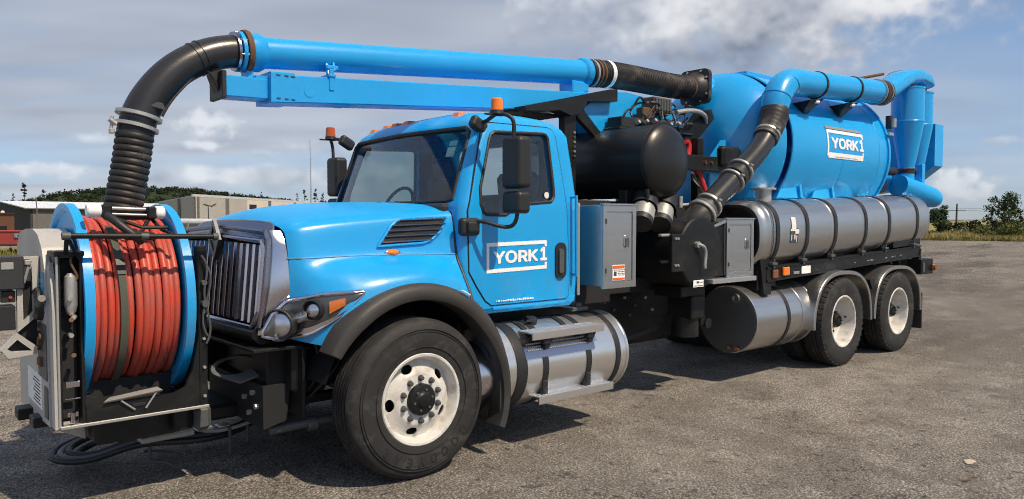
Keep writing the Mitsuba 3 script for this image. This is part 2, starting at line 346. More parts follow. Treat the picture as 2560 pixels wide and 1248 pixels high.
def front_wheel(cx, y0, cz, sgn=1):
    w = key_of(TR, 'front_wheel')
    ty = make_tyre(w, cx, y0, cz, .30, .535, (.075, .118, .150, .182, .225), 0, sgn)
    ang0 = rng.uniform(0, 1)
    rim = [(.055, .268), (.020, .276), (.006, .288), (.004, .302), (.010, .308), (.016, .306), (.022, .292), (.060, .286), (.10, .282), (.20, .28)]
    add(w, 'rim', lathe([(.20, .262), (.10, .258), (.070, .262)] + rim[:6], (cx, y0, cz), (0, sgn, 0), 80), 'rim_white', 30)
    disc_prof = [(.085, .262), (.080, .250), (.066, .225), (.050, .198), (.036, .180), (.030, .165), (.030, .095), (.042, .095), (.042, .165), (.048, .182), (.062, .202), (.078, .228), (.092, .252), (.097, .262)]
    dm = lathe(disc_prof + [disc_prof[0]], (cx, y0, cz), (0, sgn, 0), 80)
    d = man(dm)
    for k in range(5):
        a = math.radians(113 + 72 * k)
        hole = rot(cat(extr(affinity.scale(Point(0, 0).buffer(1, quad_segs=10), .027, .042), 'xz', -.2, .2)), 0, [0, 1, 0], [0, 0, 0])
        hole = rot(hole, -a, [0, 1, 0], [0, 0, 0]); hole.apply_translation((cx + .218 * math.cos(a), y0 + sgn * .05, cz + .218 * math.sin(a)))
        d = d - man(hole)
    add(w, 'wheel_disc', tri(d), 'rim_white', 35)
    add(w, 'brake_drum', cyl((cx, y0 + sgn * .115, cz), (cx, y0 + sgn * .28, cz), .235, n=40), 'paint_black', 35)
    add(w, 'hub', lathe([(.05, .106), (.012, .106), (.000, .100), (-.006, .084), (-.004, .066), (-.010, .050), (-.020, .040), (-.024, .0)], (cx, y0, cz), (0, sgn, 0), 48), 'paint_black', 30)
    for k in range(6):
        a = 2 * math.pi * k / 6 + .2; x_, z_ = cx + .070 * math.cos(a), cz + .070 * math.sin(a)
        add(w, 'hub_bolt', cyl((x_, y0 - sgn * .012, z_), (x_, y0, z_), .009, n=6), 'dark_grey', False)
    for k in range(10):
        a = 2 * math.pi * k / 10 + .31; x_, z_ = cx + .1425 * math.cos(a), cz + .1425 * math.sin(a)
        add(w, 'wheel_nut', cat(cyl((x_, y0 + sgn * .031, z_), (x_, y0 + sgn * .024, z_), .021, n=16), cyl((x_, y0 + sgn * .024, z_), (x_, y0 + sgn * .004, z_), .0165, .0150, n=6), cyl((x_, y0 + sgn * .004, z_), (x_, y0 - sgn * .002, z_), .009, n=8)), 'dark_grey', False)
    return w
FX, FZ = 0.09, 0.533
fw = front_wheel(FX, 0.0, FZ)
# raised letters round the lower sidewall
def ring_text(txt, h, cx, cz, y, r, a0, step):
    out = []
    for i, ch in enumerate(txt):
        if ch == ' ': continue
        m = meshkit.text_mesh(ch, h, .004, True); v = m.vertices; v = v - [(v[:, 0].max() + v[:, 0].min()) / 2, 0, 0]
        a = a0 + step * i; rad = np.array([math.cos(a), math.sin(a)]); tan = np.array([-rad[1], rad[0]])
        p = -v[:, :1] * tan * 1.0 + (r + v[:, 1:2]) * rad
        out.append(trimesh.Trimesh(np.c_[cx + p[:, 0], y - v[:, 2], cz + p[:, 1]], m.faces, process=False))
    return out
adds(fw, 'raised_letter', ring_text('GOODYEAR', .056, FX, FZ, -.0005, .385, math.radians(-40 + 2), math.radians(-13.5)), 'plastic_black', False)
add(fw, 'sidewall_ridge', cat([lathe([(.0005, r - .003), (-.0055, r - .001), (-.0055, r + .001), (.0005, r + .003)], (FX, 0, FZ), (0, 1, 0), 96) for r in (.352, .452, .468)]), 'tyre_rubber')
front_wheel(FX, 2.44, FZ, -1)

def rear_wheel(cx, cz, y0, sgn):
    w = key_of(TR, 'rear_wheel')
    make_tyre(w, cx, y0, cz, .27, .530, (.09, .135, .18), 46, sgn)
    make_tyre(w, cx, y0 + sgn * .33, cz, .27, .530, (.09, .135, .18), 46, sgn, name='inner_tyre')
    add(w, 'rim', lathe([(.016, .306), (.008, .308), (.003, .302), (.005, .288), (.020, .277), (.060, .270), (.12, .262), (.165, .252), (.180, .235), (.186, .18), (.186, .09), (.25, .09)], (cx, y0, cz), (0, sgn, 0), 72), 'rim_white', 30)
    add(w, 'hub', cat(lathe([(.19, .105), (.155, .100), (.150, .088), (.090, .082), (.070, .070), (.066, .0)], (cx, y0, cz), (0, sgn, 0), 40),
                      [cyl((cx + .05 * math.cos(a), y0 + sgn * .07, cz + .05 * math.sin(a)), (cx + .05 * math.cos(a), y0 + sgn * .052, cz + .05 * math.sin(a)), .010, n=6) for a in np.arange(8) * math.pi / 4]), 'paint_black', 30)
    if sgn > 0:
        for k in range(10):
            a = 2 * math.pi * k / 10; x_, z_ = cx + .1425 * math.cos(a), cz + .1425 * math.sin(a)
            add(w, 'wheel_nut', cyl((x_, y0 + .186, z_), (x_, y0 + .145, z_), .018, .015, n=6), 'dark_grey', False)
        for k in range(4):
            a = 2 * math.pi * k / 4 + .12; x_, z_ = cx + .215 * math.cos(a), cz + .215 * math.sin(a)
            add(w, 'hand_hole', cyl((x_, y0 + .1855, z_), (x_, y0 + .176, z_), .034, n=20), 'interior_dark', False)
        m = rbox(-.010, .010, y0 + .10, y0 + .13, -.012, .012, .003); m.apply_translation((cx + .262, 0, cz + .02))
        add(w, 'balance_weight', m, 'dark_grey', False)
RX = (6.03, 7.55)
for x_ in RX:
    rear_wheel(x_, .528, 0.0, 1)
    rear_wheel(x_, .528, 2.44, -1)
    add(TR, 'rear_axle', cat(cyl((x_, .6, .528), (x_, 1.84, .528), .085), lathe([(-.22, .10), (-.15, .2), (0, .24), (.15, .2), (.22, .10)], (x_, YC, .528), (0, 1, 0), 24)), 'paint_black')
add(TR, 'front_axle', cat(rbox(.03, .15, .35, 2.1, .42, .54, .02), rbox(-.55, .75, .52, .60, .50, .56), rbox(-.55, .75, 1.84, 1.92, .50, .56)), 'paint_black')

# chassis -----------------------------------------------------------
for yy in (.80, 1.56):
    add(TR, 'chassis_rail', rbox(-.62, 8.55, yy, yy + .08, .72, 1.02, .012), 'paint_black')
adds(TR, 'cross_member', [rbox(x_, x_ + .1, .88, 1.56, .76, .98) for x_ in (-.5, 1.0, 2.1, 3.3, 4.4, 5.4, 6.8, 8.3)], 'paint_black')
for i, (x_, z_) in enumerate([(2.72, .93), (2.86, .84), (3.02, .95), (3.18, .86), (3.34, .93), (2.6, .80), (3.45, .80), (3.1, .77)]):
    add(TR, 'rail_bolt', cyl((x_, .80, z_), (x_, .78, z_), .016, n=6), 'galvanised' if i % 2 == 0 else 'dark_grey', False)
add(TR, 'drive_shaft', cat(cyl((1.2, YC, .70), (5.9, YC, .58), .055), rbox(.2, 1.1, .95, 1.5, .55, 1.15, .06), rbox(1.1, 1.9, 1.0, 1.44, .55, .95, .05)), 'paint_black')
adds(TR, 'transfer_box', [rbox(3.0, 3.9, .85, 1.6, .45, 1.0, .05), rbox(4.3, 5.2, .9, 1.5, .55, 1.1, .05)], 'paint_black')
add(TR, 'under_pipe', cat(tube(smooth_path([(2.3, .95, .62), (2.8, .90, .52), (3.3, .88, .55), (3.9, .92, .62)], 30), .045), tube(smooth_path([(2.4, 1.1, .50), (3.1, 1.05, .46), (4.0, 1.1, .5)], 24), .05)), 'plastic_black')

# cab ---------------------------------------------------------------
#        z     front  rear   side  corner
CABZ = [(1.02, .600, 1.740, .250, .05), (1.06, .580, 1.765, .222, .05), (1.30, .575, 1.785, .214, .06), (1.80, .580, 1.790, .214, .06), (1.86, .600, 1.788, .220, .07),
        (2.10, .684, 1.775, .246, .08), (2.40, .792, 1.755, .282, .10), (2.455, .818, 1.735, .310, .12), (2.50, .868, 1.700, .356, .15), (2.54, .94, 1.65, .44, .18), (2.570, 1.04, 1.58, .56, .18), (2.600, 1.18, 1.47, .82, .16)]
CZ = np.array(CABZ)
def cab_at(z): return [np.interp(z, CZ[:, 0], CZ[:, i]) for i in range(1, 5)]
def bow(y, z): return -.075 * (1 - ((y - YC) / 1.0) ** 2) * np.clip((z - 1.02) / .75, .3, 1)
def cab_ring(z, grow=0.0, n=288):
    xf, xr, ys, r = cab_at(z); xf, xr, ys = xf - grow, xr + grow, ys - grow
    P = sbox(xf + r, ys + r, xr - r, 2.44 - ys - r).buffer(r, quad_segs=10)
    c = np.array([(xf + xr) / 2, YC]); hx, hy = (xr - xf) / 2, 1.22 - ys
    k = np.linspace(0, 1, n, endpoint=False); B = P.exterior; Lg = B.length
    start = B.project(Point(xf, YC)); pts = np.array([B.interpolate((start + q * Lg) % Lg).coords[0] for q in k])
    wgt = np.clip((.5 * (xf + xr) - pts[:, 0]) / (.5 * (xr - xf)), 0, 1) ** 2
    pts[:, 0] += bow(pts[:, 1], z) * wgt
    return np.c_[pts, np.full(n, z)]
def cab_solid(grow=0.0, zs=None):
    zs = CZ[:, 0] if zs is None else zs
    return loft([cab_ring(z, grow) for z in zs])
ZS = sorted(set(list(np.round(CZ[:, 0], 3)) + [1.5, 1.95, 2.2, 2.3]))
outer = man(cab_solid(0, ZS)); inner = man(cab_solid(-.055, ZS).apply_transform(np.diag([1, 1, .985, 1])))
inner = inner ^ m3.Manifold.cube([4, 4, 1.53]).translate([-.5, -1, 1.03])
WIN = Polygon([(.745, 1.95), (.742, 1.83), (.765, 1.775), (.80, 1.755), (.98, 1.755), (1.08, 1.80), (1.20, 1.84), (1.46, 1.86), (1.495, 1.90), (1.500, 1.96), (1.478, 2.37), (1.455, 2.40), (1.42, 2.405), (.93, 2.385), (.885, 2.36), (.862, 2.31)])
WSP = Polygon([(.33, 1.86), (.40, 1.845), (YC, 1.835), (2.04, 1.845), (2.11, 1.86), (2.085, 2.38), (2.03, 2.425), (YC, 2.435), (.41, 2.425), (.355, 2.38)])
RWIN = rpoly(.62, 1.82, 1.95, 2.38, .06)
win_cut = man(extr(WIN, 'xz', -.5, 3.0)); ws_cut = man(extr(WSP, 'yz', .2, 1.05)); rw_cut = man(extr(RWIN, 'yz', 1.5, 2.2))
shell = outer - inner - win_cut - ws_cut - rw_cut
arch = man(cyl((FX, -1, FZ), (FX, 4, FZ), .69, n=64)); shell = shell - arch
CAB = add(TR, 'cab', tri(shell), 'paint_blue', 24)
lining = man(cab_solid(-.057, ZS)) - man(cab_solid(-.066, ZS)) - win_cut - ws_cut - rw_cut
lining = lining ^ m3.Manifold.cube([4, 4, 1.36]).translate([-.5, -1, 1.2])
add(CAB, 'lining', tri(lining), 'interior_dark', 24)
DOOR = Polygon([(.625, 1.79), (.650, 1.86), (.80, 2.395), (.835, 2.435), (.90, 2.452), (1.50, 2.462), (1.545, 2.445), (1.565, 2.39), (1.625, 1.9), (1.665, 1.25), (1.655, 1.10), (1.63, 1.082), (.85, 1.082), (.79, 1.12), (.70, 1.24), (.635, 1.34)])
dp = man(extr(DOOR.buffer(-.004), 'xz', -.3, 1.0)) - win_cut
door = (man(cab_solid(.007, ZS)) - man(cab_solid(-.010, ZS))) ^ dp
add(CAB, 'door', tri(door), 'paint_blue', 24)
ring = np.array(DOOR.buffer(-.001).segmentize(.05).exterior.coords)[:-1]
def cab_side(x_, z_): return cab_at(z_)[2]
add(CAB, 'door_gap', tube(np.array([(a, cab_side(a, b) - .001, b) for a, b in ring]), .0055, 6, closed=True), 'interior_dark', False)
def seal(poly, off, r):
    q = np.array(poly.buffer(0).segmentize(.04).exterior.coords)[:-1]
    return tube(np.array([(a, cab_side(a, b) - off, b) for a, b in q]), r, 8, closed=True)
sd = seal(WIN.buffer(-.004), .004, .014)
add(CAB, 'window_seal', sd, 'plastic_black'); add(CAB, 'window_seal', mir(sd), 'plastic_black')
def side_glass():
    P = WIN.buffer(-.004); m = extr(P, 'xz', 0, .001); v = np.array(P.segmentize(.05).exterior.coords)[:-1]
    m = trimesh.creation.triangulate_polygon(P.segmentize(.06), engine='earcut'); q = m[0]
    return trimesh.Trimesh(np.c_[q[:, 0], [cab_side(0, z_) + .012 for z_ in q[:, 1]], q[:, 1]], m[1], process=False)
sg = side_glass(); add(CAB, 'side_window', sg, 'glass_tint', True); add(CAB, 'side_window', mir(sg), 'glass_tint', True)
def ws_x(y_, z_): return float(cab_at(z_)[0] + bow(y_, z_))
def ws_sheet(off, inset, poly=WSP):
    z0, z1 = 1.835, 2.435; zz = np.linspace(z0, z1, 16); rows = []
    P = poly.buffer(-inset)
    for z_ in zz:
        z_ = min(max(z_, P.bounds[1] + .003), P.bounds[3] - .003)
        s = P.intersection(LineString([(0, z_), (3, z_)])); lo, hi = s.bounds[0], s.bounds[2]
        rows.append([(ws_x(y_, z_) + off, y_, z_) for y_ in np.linspace(lo, hi, 40)])
    return grid(np.array(rows))
add(CAB, 'windscreen', ws_sheet(.014, .004), 'glass_tint', True)
q = np.array(WSP.buffer(-.012).segmentize(.05).exterior.coords)[:-1]
add(CAB, 'windscreen_seal', tube(np.array([(ws_x(a, b) + .002, a, b) for a, b in q]), .015, 8, closed=True), 'plastic_black')
add(CAB, 'rear_window', extr(RWIN.buffer(-.002), 'yz', 1.745, 1.746), 'glass_clear', False)
for (a0, a1, b0, b1) in ((.500, .590, 2.285, 2.325), (.500, .595, 2.20, 2.275)):
    P = np.array([[(ws_x(a, b) + .030, a, b) for a in np.linspace(a0, a1, 4)] for b in np.linspace(b0, b1, 4)])
    add(CAB, 'windscreen_sticker', grid(P), 'paper_label', False)
yy = cab_side(0, 1.88) - .002
add(CAB, 'window_sticker', cat(cyl((1.425, yy + .012, 1.915), (1.425, yy + .008, 1.915), .026, n=20)), 'paper_label', False)
# door furniture
add(CAB, 'door_handle', cat(extr(affinity.translate(rpoly(-.058, .058, -.145, .145, .055), 1.555, 1.395), 'xz', .193, .208)), 'plastic_black')
add(CAB, 'door_handle_grip', cat(extr(affinity.translate(rpoly(-.024, .024, -.10, .095, .022), 1.545, 1.395), 'xz', .176, .194)), 'dark_grey')
add(CAB, 'grab_rail', cat(tube([(1.695, .165, 1.92), (1.700, .165, 1.26)], .013, 10), cyl((1.695, .165, 1.905), (1.695, .23, 1.905), .010), cyl((1.70, .165, 1.275), (1.70, .23, 1.275), .010)), 'paint_blue')
add(CAB, 'corner_trim', rbox(1.757, 1.785, .205, .222, 1.10, 1.86, .006), 'galvanised')
add(CAB, 'sill_moulding', cat(rbox(.86, 1.62, .207, .222, 1.045, 1.072, .006)), 'paint_blue')
b = []; xx = .885
for k in range(17):
    w_ = rng.uniform(.006, .022); b.append(rbox(xx, xx + w_, .2048, .209, 1.106, 1.106 + rng.uniform(.009, .016), .001)); xx += w_ + rng.uniform(.004, .010)
add(CAB, 'small_print', cat(b), 'sign_white', False, label='line of tiny white print along the door foot')

def logo(x0, x1, z0, z1, depth):
    """frame, word and numeral, flat in x-z with y = -depth..0 (outwards negative)"""
    W, H = x1 - x0, z1 - z0; t = H * .125
    bars = [rbox(x0, x1, -depth, 0, z1 - t, z1, .0005), rbox(x0, x1, -depth, 0, z0, z0 + t, .0005), rbox(x0, x0 + t * .85, -depth, 0, z0 + t, z1 - t, .0005),
            rbox(x1 - t * .8, x1, -depth, 0, z1 - t * 1.75, z1 - t, .0005), rbox(x1 - t * .8, x1, -depth, 0, z0 + t, z0 + t * 1.9, .0005)]
    def word(txt, a0, a1, c0, c1):
        m = meshkit.text_mesh(txt, 1.0, 1.0, True); v = m.vertices.copy(); lo, hi = v.min(0), v.max(0)
        v = (v - lo) / (hi - lo)
        e_ = H * .016; out = []
        for i_, (dx_, dz_) in enumerate(((-e_, 0), (e_, 0), (0, -e_ * .6), (0, e_ * .6))):
            out.append(trimesh.Trimesh(np.c_[a0 + e_ + v[:, 0] * (a1 - a0 - 2 * e_) + dx_, -(depth + .0002 * i_) * (1 - v[:, 2]), c0 + v[:, 1] * (c1 - c0) + dz_], m.faces, process=False))
        return cat(out)
    return bars, [word('YORK', x0 + W * .105, x0 + W * .845, z0 + H * .30, z0 + H * .70)], [word('1', x0 + W * .885, x1 + W * .002, z0 + H * .305, z0 + H * .755)]
bars, w1, w2 = logo(.795, 1.405, 1.330, 1.555, .002)
def to_door(m): m = m.copy(); m.vertices[:, 1] = m.vertices[:, 1] + .2055; return m
def skew(m): m = m.copy(); m.vertices[:, 2] += (m.vertices[:, 0] - 1.1) * .02; return m
add(CAB, 'door_logo', skew(to_door(cat(bars, w1, w2))), 'sign_white', False, label='white framed lettering on the cab door')

# cab inside
add(CAB, 'floor', cat(rbox(.64, 1.73, .28, 2.16, 1.04, 1.12), rbox(1.70, 1.728, .28, 2.16, 1.1, 1.93)), 'interior_dark')
add(CAB, 'headlining', rbox(.98, 1.60, .52, 1.92, 2.47, 2.50), 'interior_grey')
add(CAB, 'dashboard', hull([(.60, .30, 1.50), (.60, 2.14, 1.50), (.60, .34, 1.80), (.60, 2.10, 1.80), (.80, .30, 1.80), (.80, 2.14, 1.80), (.92, .30, 1.70), (.92, 2.14, 1.70), (.90, .30, 1.40), (.90, 2.14, 1.40)]), 'interior_dark')
def seat(y0):
    return cat(rbox(1.18, 1.60, y0, y0 + .50, 1.38, 1.52, .04), rot(rbox(1.52, 1.65, y0 + .02, y0 + .48, 1.48, 2.12, .05), -.10, [0, 1, 0], [1.58, 0, 1.5]), rot(rbox(1.54, 1.64, y0 + .12, y0 + .38, 2.10, 2.30, .04), -.10, [0, 1, 0], [1.58, 0, 1.5]), rbox(1.25, 1.55, y0 + .1, y0 + .4, 1.1, 1.4))
add(CAB, 'seat', seat(.45), 'interior_grey'); add(CAB, 'seat', seat(1.52), 'interior_grey')
A = np.linspace(0, 2 * np.pi, 41)[:-1]; sw = np.c_[np.cos(A) * .235 * .45, np.cos(A) * 0, np.cos(A) * .21]; sw = np.c_[.21 * np.cos(A) * .40, .23 * np.sin(A), .21 * np.cos(A) * .92] + [1.02, 1.79, 1.82]
add(CAB, 'steering_wheel', cat(tube(sw, .015, 8, closed=True), cyl((.86, 1.79, 1.62), (1.02, 1.79, 1.82), .035), rbox(1.0, 1.04, 1.58, 2.0, 1.80, 1.835)), 'plastic_black')
# cab roof marker lamps and sun strip
for x_, y_ in ((.955, 1.80), (.925, 1.60), (.915, 1.40), (.93, .70), (.955, 2.02)):
    z_ = float(np.interp(x_ + .05, CZ[-5:, 1] , CZ[-5:, 0])) if x_ < 1.0 else 2.56
    z_ = 2.540 if .6 < y_ < 1.95 else 2.525
    x_ -= .030
    base = hull([(x_ - .040, y_ - .045, z_ - .03), (x_ + .07, y_ - .045, z_ - .02), (x_ - .040, y_ + .045, z_ - .03), (x_ + .07, y_ + .045, z_ - .02), (x_ - .010, y_ - .034, z_ + .026), (x_ + .06, y_ - .034, z_ + .029), (x_ - .010, y_ + .034, z_ + .026), (x_ + .06, y_ + .034, z_ + .029)])
    add(CAB, 'marker_lamp', base, 'amber')
add(CAB, 'mudguard_panel', cat(rbox(.60, .64, .30, 2.14, .75, 1.30)), 'paint_black')

# hood --------------------------------------------------------------
HX = np.array([-.640, -.620, -.575, -.49, -.34, -.12, .14, .40, .565])
HS = np.array([
 # centre z;  then (y,z) at 5 shoulder/side stations and the bottom edge
 [(1.22, 1.705), (.85, 1.700), (.58, 1.685), (.455, 1.640), (.405, 1.44), (.400, 1.30), (.420, 1.14), (.440, .97)],
 [(1.22, 1.728), (.85, 1.718), (.56, 1.698), (.430, 1.655), (.385, 1.45), (.375, 1.30), (.385, 1.13), (.400, .96)],
 [(1.22, 1.762), (.85, 1.746), (.55, 1.718), (.405, 1.668), (.355, 1.455), (.315, 1.31), (.295, 1.13), (.300, .945)],
 [(1.22, 1.798), (.85, 1.776), (.54, 1.740), (.388, 1.680), (.338, 1.465), (.245, 1.335), (.195, 1.16), (.190, .930)],
 [(1.22, 1.826), (.85, 1.802), (.53, 1.758), (.374, 1.695), (.325, 1.475), (.185, 1.370), (.105, 1.23), (.085, 1.03)],
 [(1.22, 1.846), (.85, 1.822), (.52, 1.776), (.362, 1.712), (.314, 1.485), (.160, 1.405), (.068, 1.305), (.050, 1.20)],
 [(1.22, 1.858), (.85, 1.836), (.51, 1.792), (.352, 1.732), (.303, 1.490), (.152, 1.418), (.060, 1.335), (.040, 1.23)],
 [(1.22, 1.862), (.85, 1.846), (.50, 1.810), (.342, 1.752), (.288, 1.475), (.165, 1.390), (.070, 1.280), (.045, 1.16)],
 [(1.22, 1.862), (.85, 1.850), (.49, 1.822), (.330, 1.768), (.268, 1.450), (.200, 1.340), (.110, 1.190), (.055, 1.05)]])
hu = np.linspace(-.640, .565, 66)
SEC = np.stack([np.stack([PchipInterpolator(HX, HS[:, k, c])(hu) for c in (0, 1)], -1) for k in range(8)], 1)   # (66, 8, 2)
def fine(sec, n=60):
    s = np.r_[0, np.cumsum(np.linalg.norm(np.diff(sec, axis=0), axis=1))]
    t = np.linspace(0, 1, n); return np.c_[PchipInterpolator(s / s[-1], sec[:, 0])(t), PchipInterpolator(s / s[-1], sec[:, 1])(t)]
HP = np.array([np.c_[np.full(60, x_), fine(SEC[i])] for i, x_ in enumerate(hu)])
nose = 1 - ((HP[:, :, 1] - YC) / .9) ** 2
HP[:, :, 0] -= .062 * np.clip(nose, 0, 1) * np.clip((.1 - HP[:, :, 0]) / .8, 0, 1)     # the nose bows forward
half = grid(HP); other = mir(half)
HOOD = add(TR, 'hood', cat(half, other), 'paint_blue', 50)
def hood_side(x_, z_):
    i = int(np.clip(np.searchsorted(hu, x_), 0, 65)); s = HP[i]; lo = s[18:]
    return float(np.interp(-z_, -lo[:, 2], lo[:, 1]))
# crease between hood and wing, and the shut line at the scuttle
cr = np.array([(x_, hood_side(x_, z_) - .001, z_) for x_, z_ in zip(np.linspace(-.66, .56, 40), np.interp(np.linspace(-.66, .56, 40), [-.66, -.2, .56], [1.475, 1.485, 1.475]))])
add(HOOD, 'crease_line', tube(cr, .004, 6), 'label_blue')
add(HOOD, 'shut_line', cat(tube(HP[-1][4:] + [.006, -.001, .0], .011, 8), tube(mir(trimesh.Trimesh(HP[-1][4:] + [.006, 0, 0], [[0, 1, 2]], process=False)).vertices, .011, 8)), 'plastic_black')
add(HOOD, 'scuttle', rbox(.50, .66, .36, 2.08, 1.70, 1.835, .02), 'plastic_black')
# side vent
VP = Polygon([(-.055, 1.540), (.050, 1.672), (.100, 1.712), (.170, 1.730), (.505, 1.742), (.485, 1.690), (.440, 1.632), (.37, 1.580), (.30, 1.558)])
def on_hood(pts, off): return np.array([(a, hood_side(a, b) + off, b) for a, b in pts])
VENT = key_of(TR, 'hood_vent')
vp = np.array(VP.segmentize(.03).exterior.coords)[:-1]
vm = trimesh.creation.triangulate_polygon(VP.segmentize(.03), engine='earcut')
add(VENT, 'backing', trimesh.Trimesh(on_hood(vm[0], -.012), vm[1], process=False), 'interior_dark', False)
add(VENT, 'frame', tube(on_hood(vp, -.010), .010, 8, closed=True), 'paint_blue')
for k in range(5):
    f0 = .10 + .19 * k; L_ = VP.intersection(LineString([(-.2, 1.545 + f0 * .19), (.6, 1.570 + f0 * .19)]))
    a, b_ = np.array(L_.coords)[[0, -1]]
    s_ = np.linspace(0, 1, 14); line = [(a[0] + (b_[0] - a[0]) * q_, a[1] + (b_[1] - a[1]) * q_) for q_ in s_]
    add(VENT, 'slat', tube(on_hood(line, -.018), .0085, 6, flat=.6), 'dark_chrome' if k != 4 else 'chrome')
# small amber repeater on the wing
sx_, sz_ = .055, 1.492
rp = lathe([(0, 1.0), (.35, .9), (.75, .55), (.9, 0)], (0, 0, 0), (0, -1, 0), 28); rp.apply_transform(np.diag([.052, .032, .024, 1])); rp.apply_translation((sx_, hood_side(sx_, sz_) + .006, sz_ + .006))
rb = lathe([(0, 1.1), (.3, 1.08), (.45, .9), (.45, 0)], (0, 0, 0), (0, -1, 0), 28); rb.apply_transform(np.diag([.060, .034, .030, 1])); rb.apply_translation((sx_, hood_side(sx_, sz_) + .010, sz_ - .006))
rk = add(TR, 'wing_repeater', rb, 'chrome'); add(rk, 'lens', rp, 'amber')

# nose and grille ----------------------------------------------------
GX = lambda z_: -.765 - .055 * (1.65 - z_) / .6           # grille plane leans forward at the foot
GR = key_of(TR, 'grille')
def nose_bow(y_): return -.018 * np.clip(1 - ((y_ - YC) / .85) ** 2, 0, 1)
def gpt(y_, z_, off=0.0): return (GX(z_) + nose_bow(y_) + off, y_, z_)
GO = Polygon([(.56, 1.05), (1.88, 1.05), (1.955, 1.15), (1.965, 1.53), (1.93, 1.575), (1.22, 1.60), (.51, 1.575), (.475, 1.53), (.485, 1.15)])
GOUT = Polygon([(.53, .985), (1.91, .985), (2.00, 1.05), (2.035, 1.30), (2.03, 1.60), (1.98, 1.655), (1.22, 1.69), (.46, 1.655), (.41, 1.60), (.405, 1.30), (.44, 1.05)])
def gsheet(poly, off, n=None):
    m = trimesh.creation.triangulate_polygon(poly.segmentize(.05), engine='earcut')
    M = trimesh.Trimesh(np.c_[m[0], np.zeros(len(m[0]))], m[1], process=False)
    M = M.subdivide().subdivide(); v = M.vertices
    return trimesh.Trimesh(np.array([gpt(a, b, off) for a, b in v[:, :2]]), M.faces, process=False)
add(GR, 'radiator_mesh', gsheet(GO.buffer(.03), .07), 'interior_dark')
def gring(poly, r, off, flat=None): return tube(np.array([gpt(a, b, off) for a, b in np.array(poly.buffer(0).segmentize(.03).exterior.coords)[:-1]]), r, 10, closed=True, flat=flat)
add(GR, 'surround', gsheet(GOUT.difference(GO.buffer(.012)), .0), 'dark_chrome')
add(GR, 'inner_trim', gring(GO.buffer(.012), .016, -.004), 'chrome')
add(GR, 'outer_trim', gring(GOUT.buffer(-.012), .020, .004), 'dark_chrome')
NB = 15
for k in range(NB):
    y_ = .535 + (1.905 - .535) * k / (NB - 1)
    zb, zt = 1.065, 1.575 - .02 * abs(y_ - YC)
    P = []
    for z_ in np.linspace(zb, zt, 7):
        c = np.array(gpt(y_, z_, .018)); P.append([c + q for q in ((.030, -.020, 0), (-.012, -.017, 0), (-.024, -.006, 0), (-.024, .006, 0), (-.012, .017, 0), (.030, .020, 0))])
    add(GR, 'bar', loft(P), 'chrome', 30)
# bright visor above the grille, joining it to the hood edge
front = HP[0]; n_ = 40
yv = np.linspace(.475, 1.965, 60)
edge = {}
fr = np.vstack([front[:22], mir(trimesh.Trimesh(front[:22], [[0, 1, 2]], process=False)).vertices]); o_ = np.argsort(fr[:, 1]); fr = fr[o_]
rows = []
for t_ in np.linspace(0, 1, 9):
    row = []
    for y_ in yv:
        x1, z1 = np.interp(y_, fr[:, 1], fr[:, 0]), np.interp(y_, fr[:, 1], fr[:, 2]) + .004
        x0, _, z0 = gpt(y_, 1.615 - .03 * ((y_ - YC) / .75) ** 2, -.010)
        bul = math.sin(math.pi * t_ * .9)
        bul *= max(0, 1 - ((y_ - YC) / .78) ** 4)
        fac = math.sqrt(max(0, 1 - (abs(y_ - YC) / .7455) ** 14)); x1, z1 = x0 + (x1 - x0) * (.35 + .65 * fac), z0 + (z1 - z0) * fac
        row.append((x0 + (x1 - x0) * t_ - .004 * bul, y_, z0 + (z1 - z0) * t_ + .028 * bul))
    rows.append(row)
add(GR, 'visor', grid(np.array(rows)), 'dark_chrome', True)
vr = np.array(rows); add(GR, 'visor_bead', cat(tube(vr[:, 0], .013, 8), tube(vr[:, -1], .013, 8), tube(vr[-1], .007, 8)), 'chrome')
# bright cheek panel on each nose corner
ck = []
for z_ in np.linspace(1.00, 1.655, 14):
    i = 0; yh = float(np.interp(-z_, -front[18:, 2], front[18:, 1])); xh = float(np.interp(-z_, -front[18:, 2], front[18:, 0]))
    g = np.array(gpt(.455 + .01 * (1.65 - z_), z_, -.004)); h = np.array((xh + .020, yh - .006, z_))
    m_ = .5 * (g + h) + np.array((-.020, -.022, 0))
    s_ = np.linspace(0, 1, 9)[:, None]; bk_ = .055 * max(0, (z_ - 1.22) / .43) ** 2 * np.array((.6, .8, 0)); g = g + bk_ * .8; h = h + bk_ * .5; m_ = m_ + bk_
    s_ = np.linspace(0, 1, 9)[:, None]; ck.append((1 - s_) ** 2 * g + 2 * s_ * (1 - s_) * m_ + s_ ** 2 * h)
ckm = grid(np.array(ck)); add(GR, 'cheek', ckm, 'chrome', True); add(GR, 'cheek', mir(ckm), 'chrome', True)
# diamond emblem with its stem, standing on the grille head
def dia(w_, h_): return Polygon([(YC - w_, 1.585), (YC, 1.585 + h_), (YC + w_, 1.585), (YC, 1.585 - h_)])
em = extr(dia(.105, .145).difference(dia(.068, .094)), 'yz', -.835, -.812)
add(GR, 'emblem', cat(em, extr(dia(.058, .080), 'yz', -.826, -.812), hull([(-.81, YC - .07, 1.63), (-.81, YC + .07, 1.63), (-.812, YC, 1.40), (-.77, YC - .10, 1.63), (-.77, YC + .10, 1.63), (-.77, YC, 1.36)])), 'emblem_metal', False, label='diamond shaped emblem on the grille')
add(GR, 'lower_lip', cat(tube(np.array([gpt(y_, 1.00, -.012) for y_ in np.linspace(.47, 1.97, 30)]), .030, 10), tube(np.array([gpt(y_, .985, .03) for y_ in np.linspace(.47, 1.97, 30)]), .05, 10)), 'paint_black')

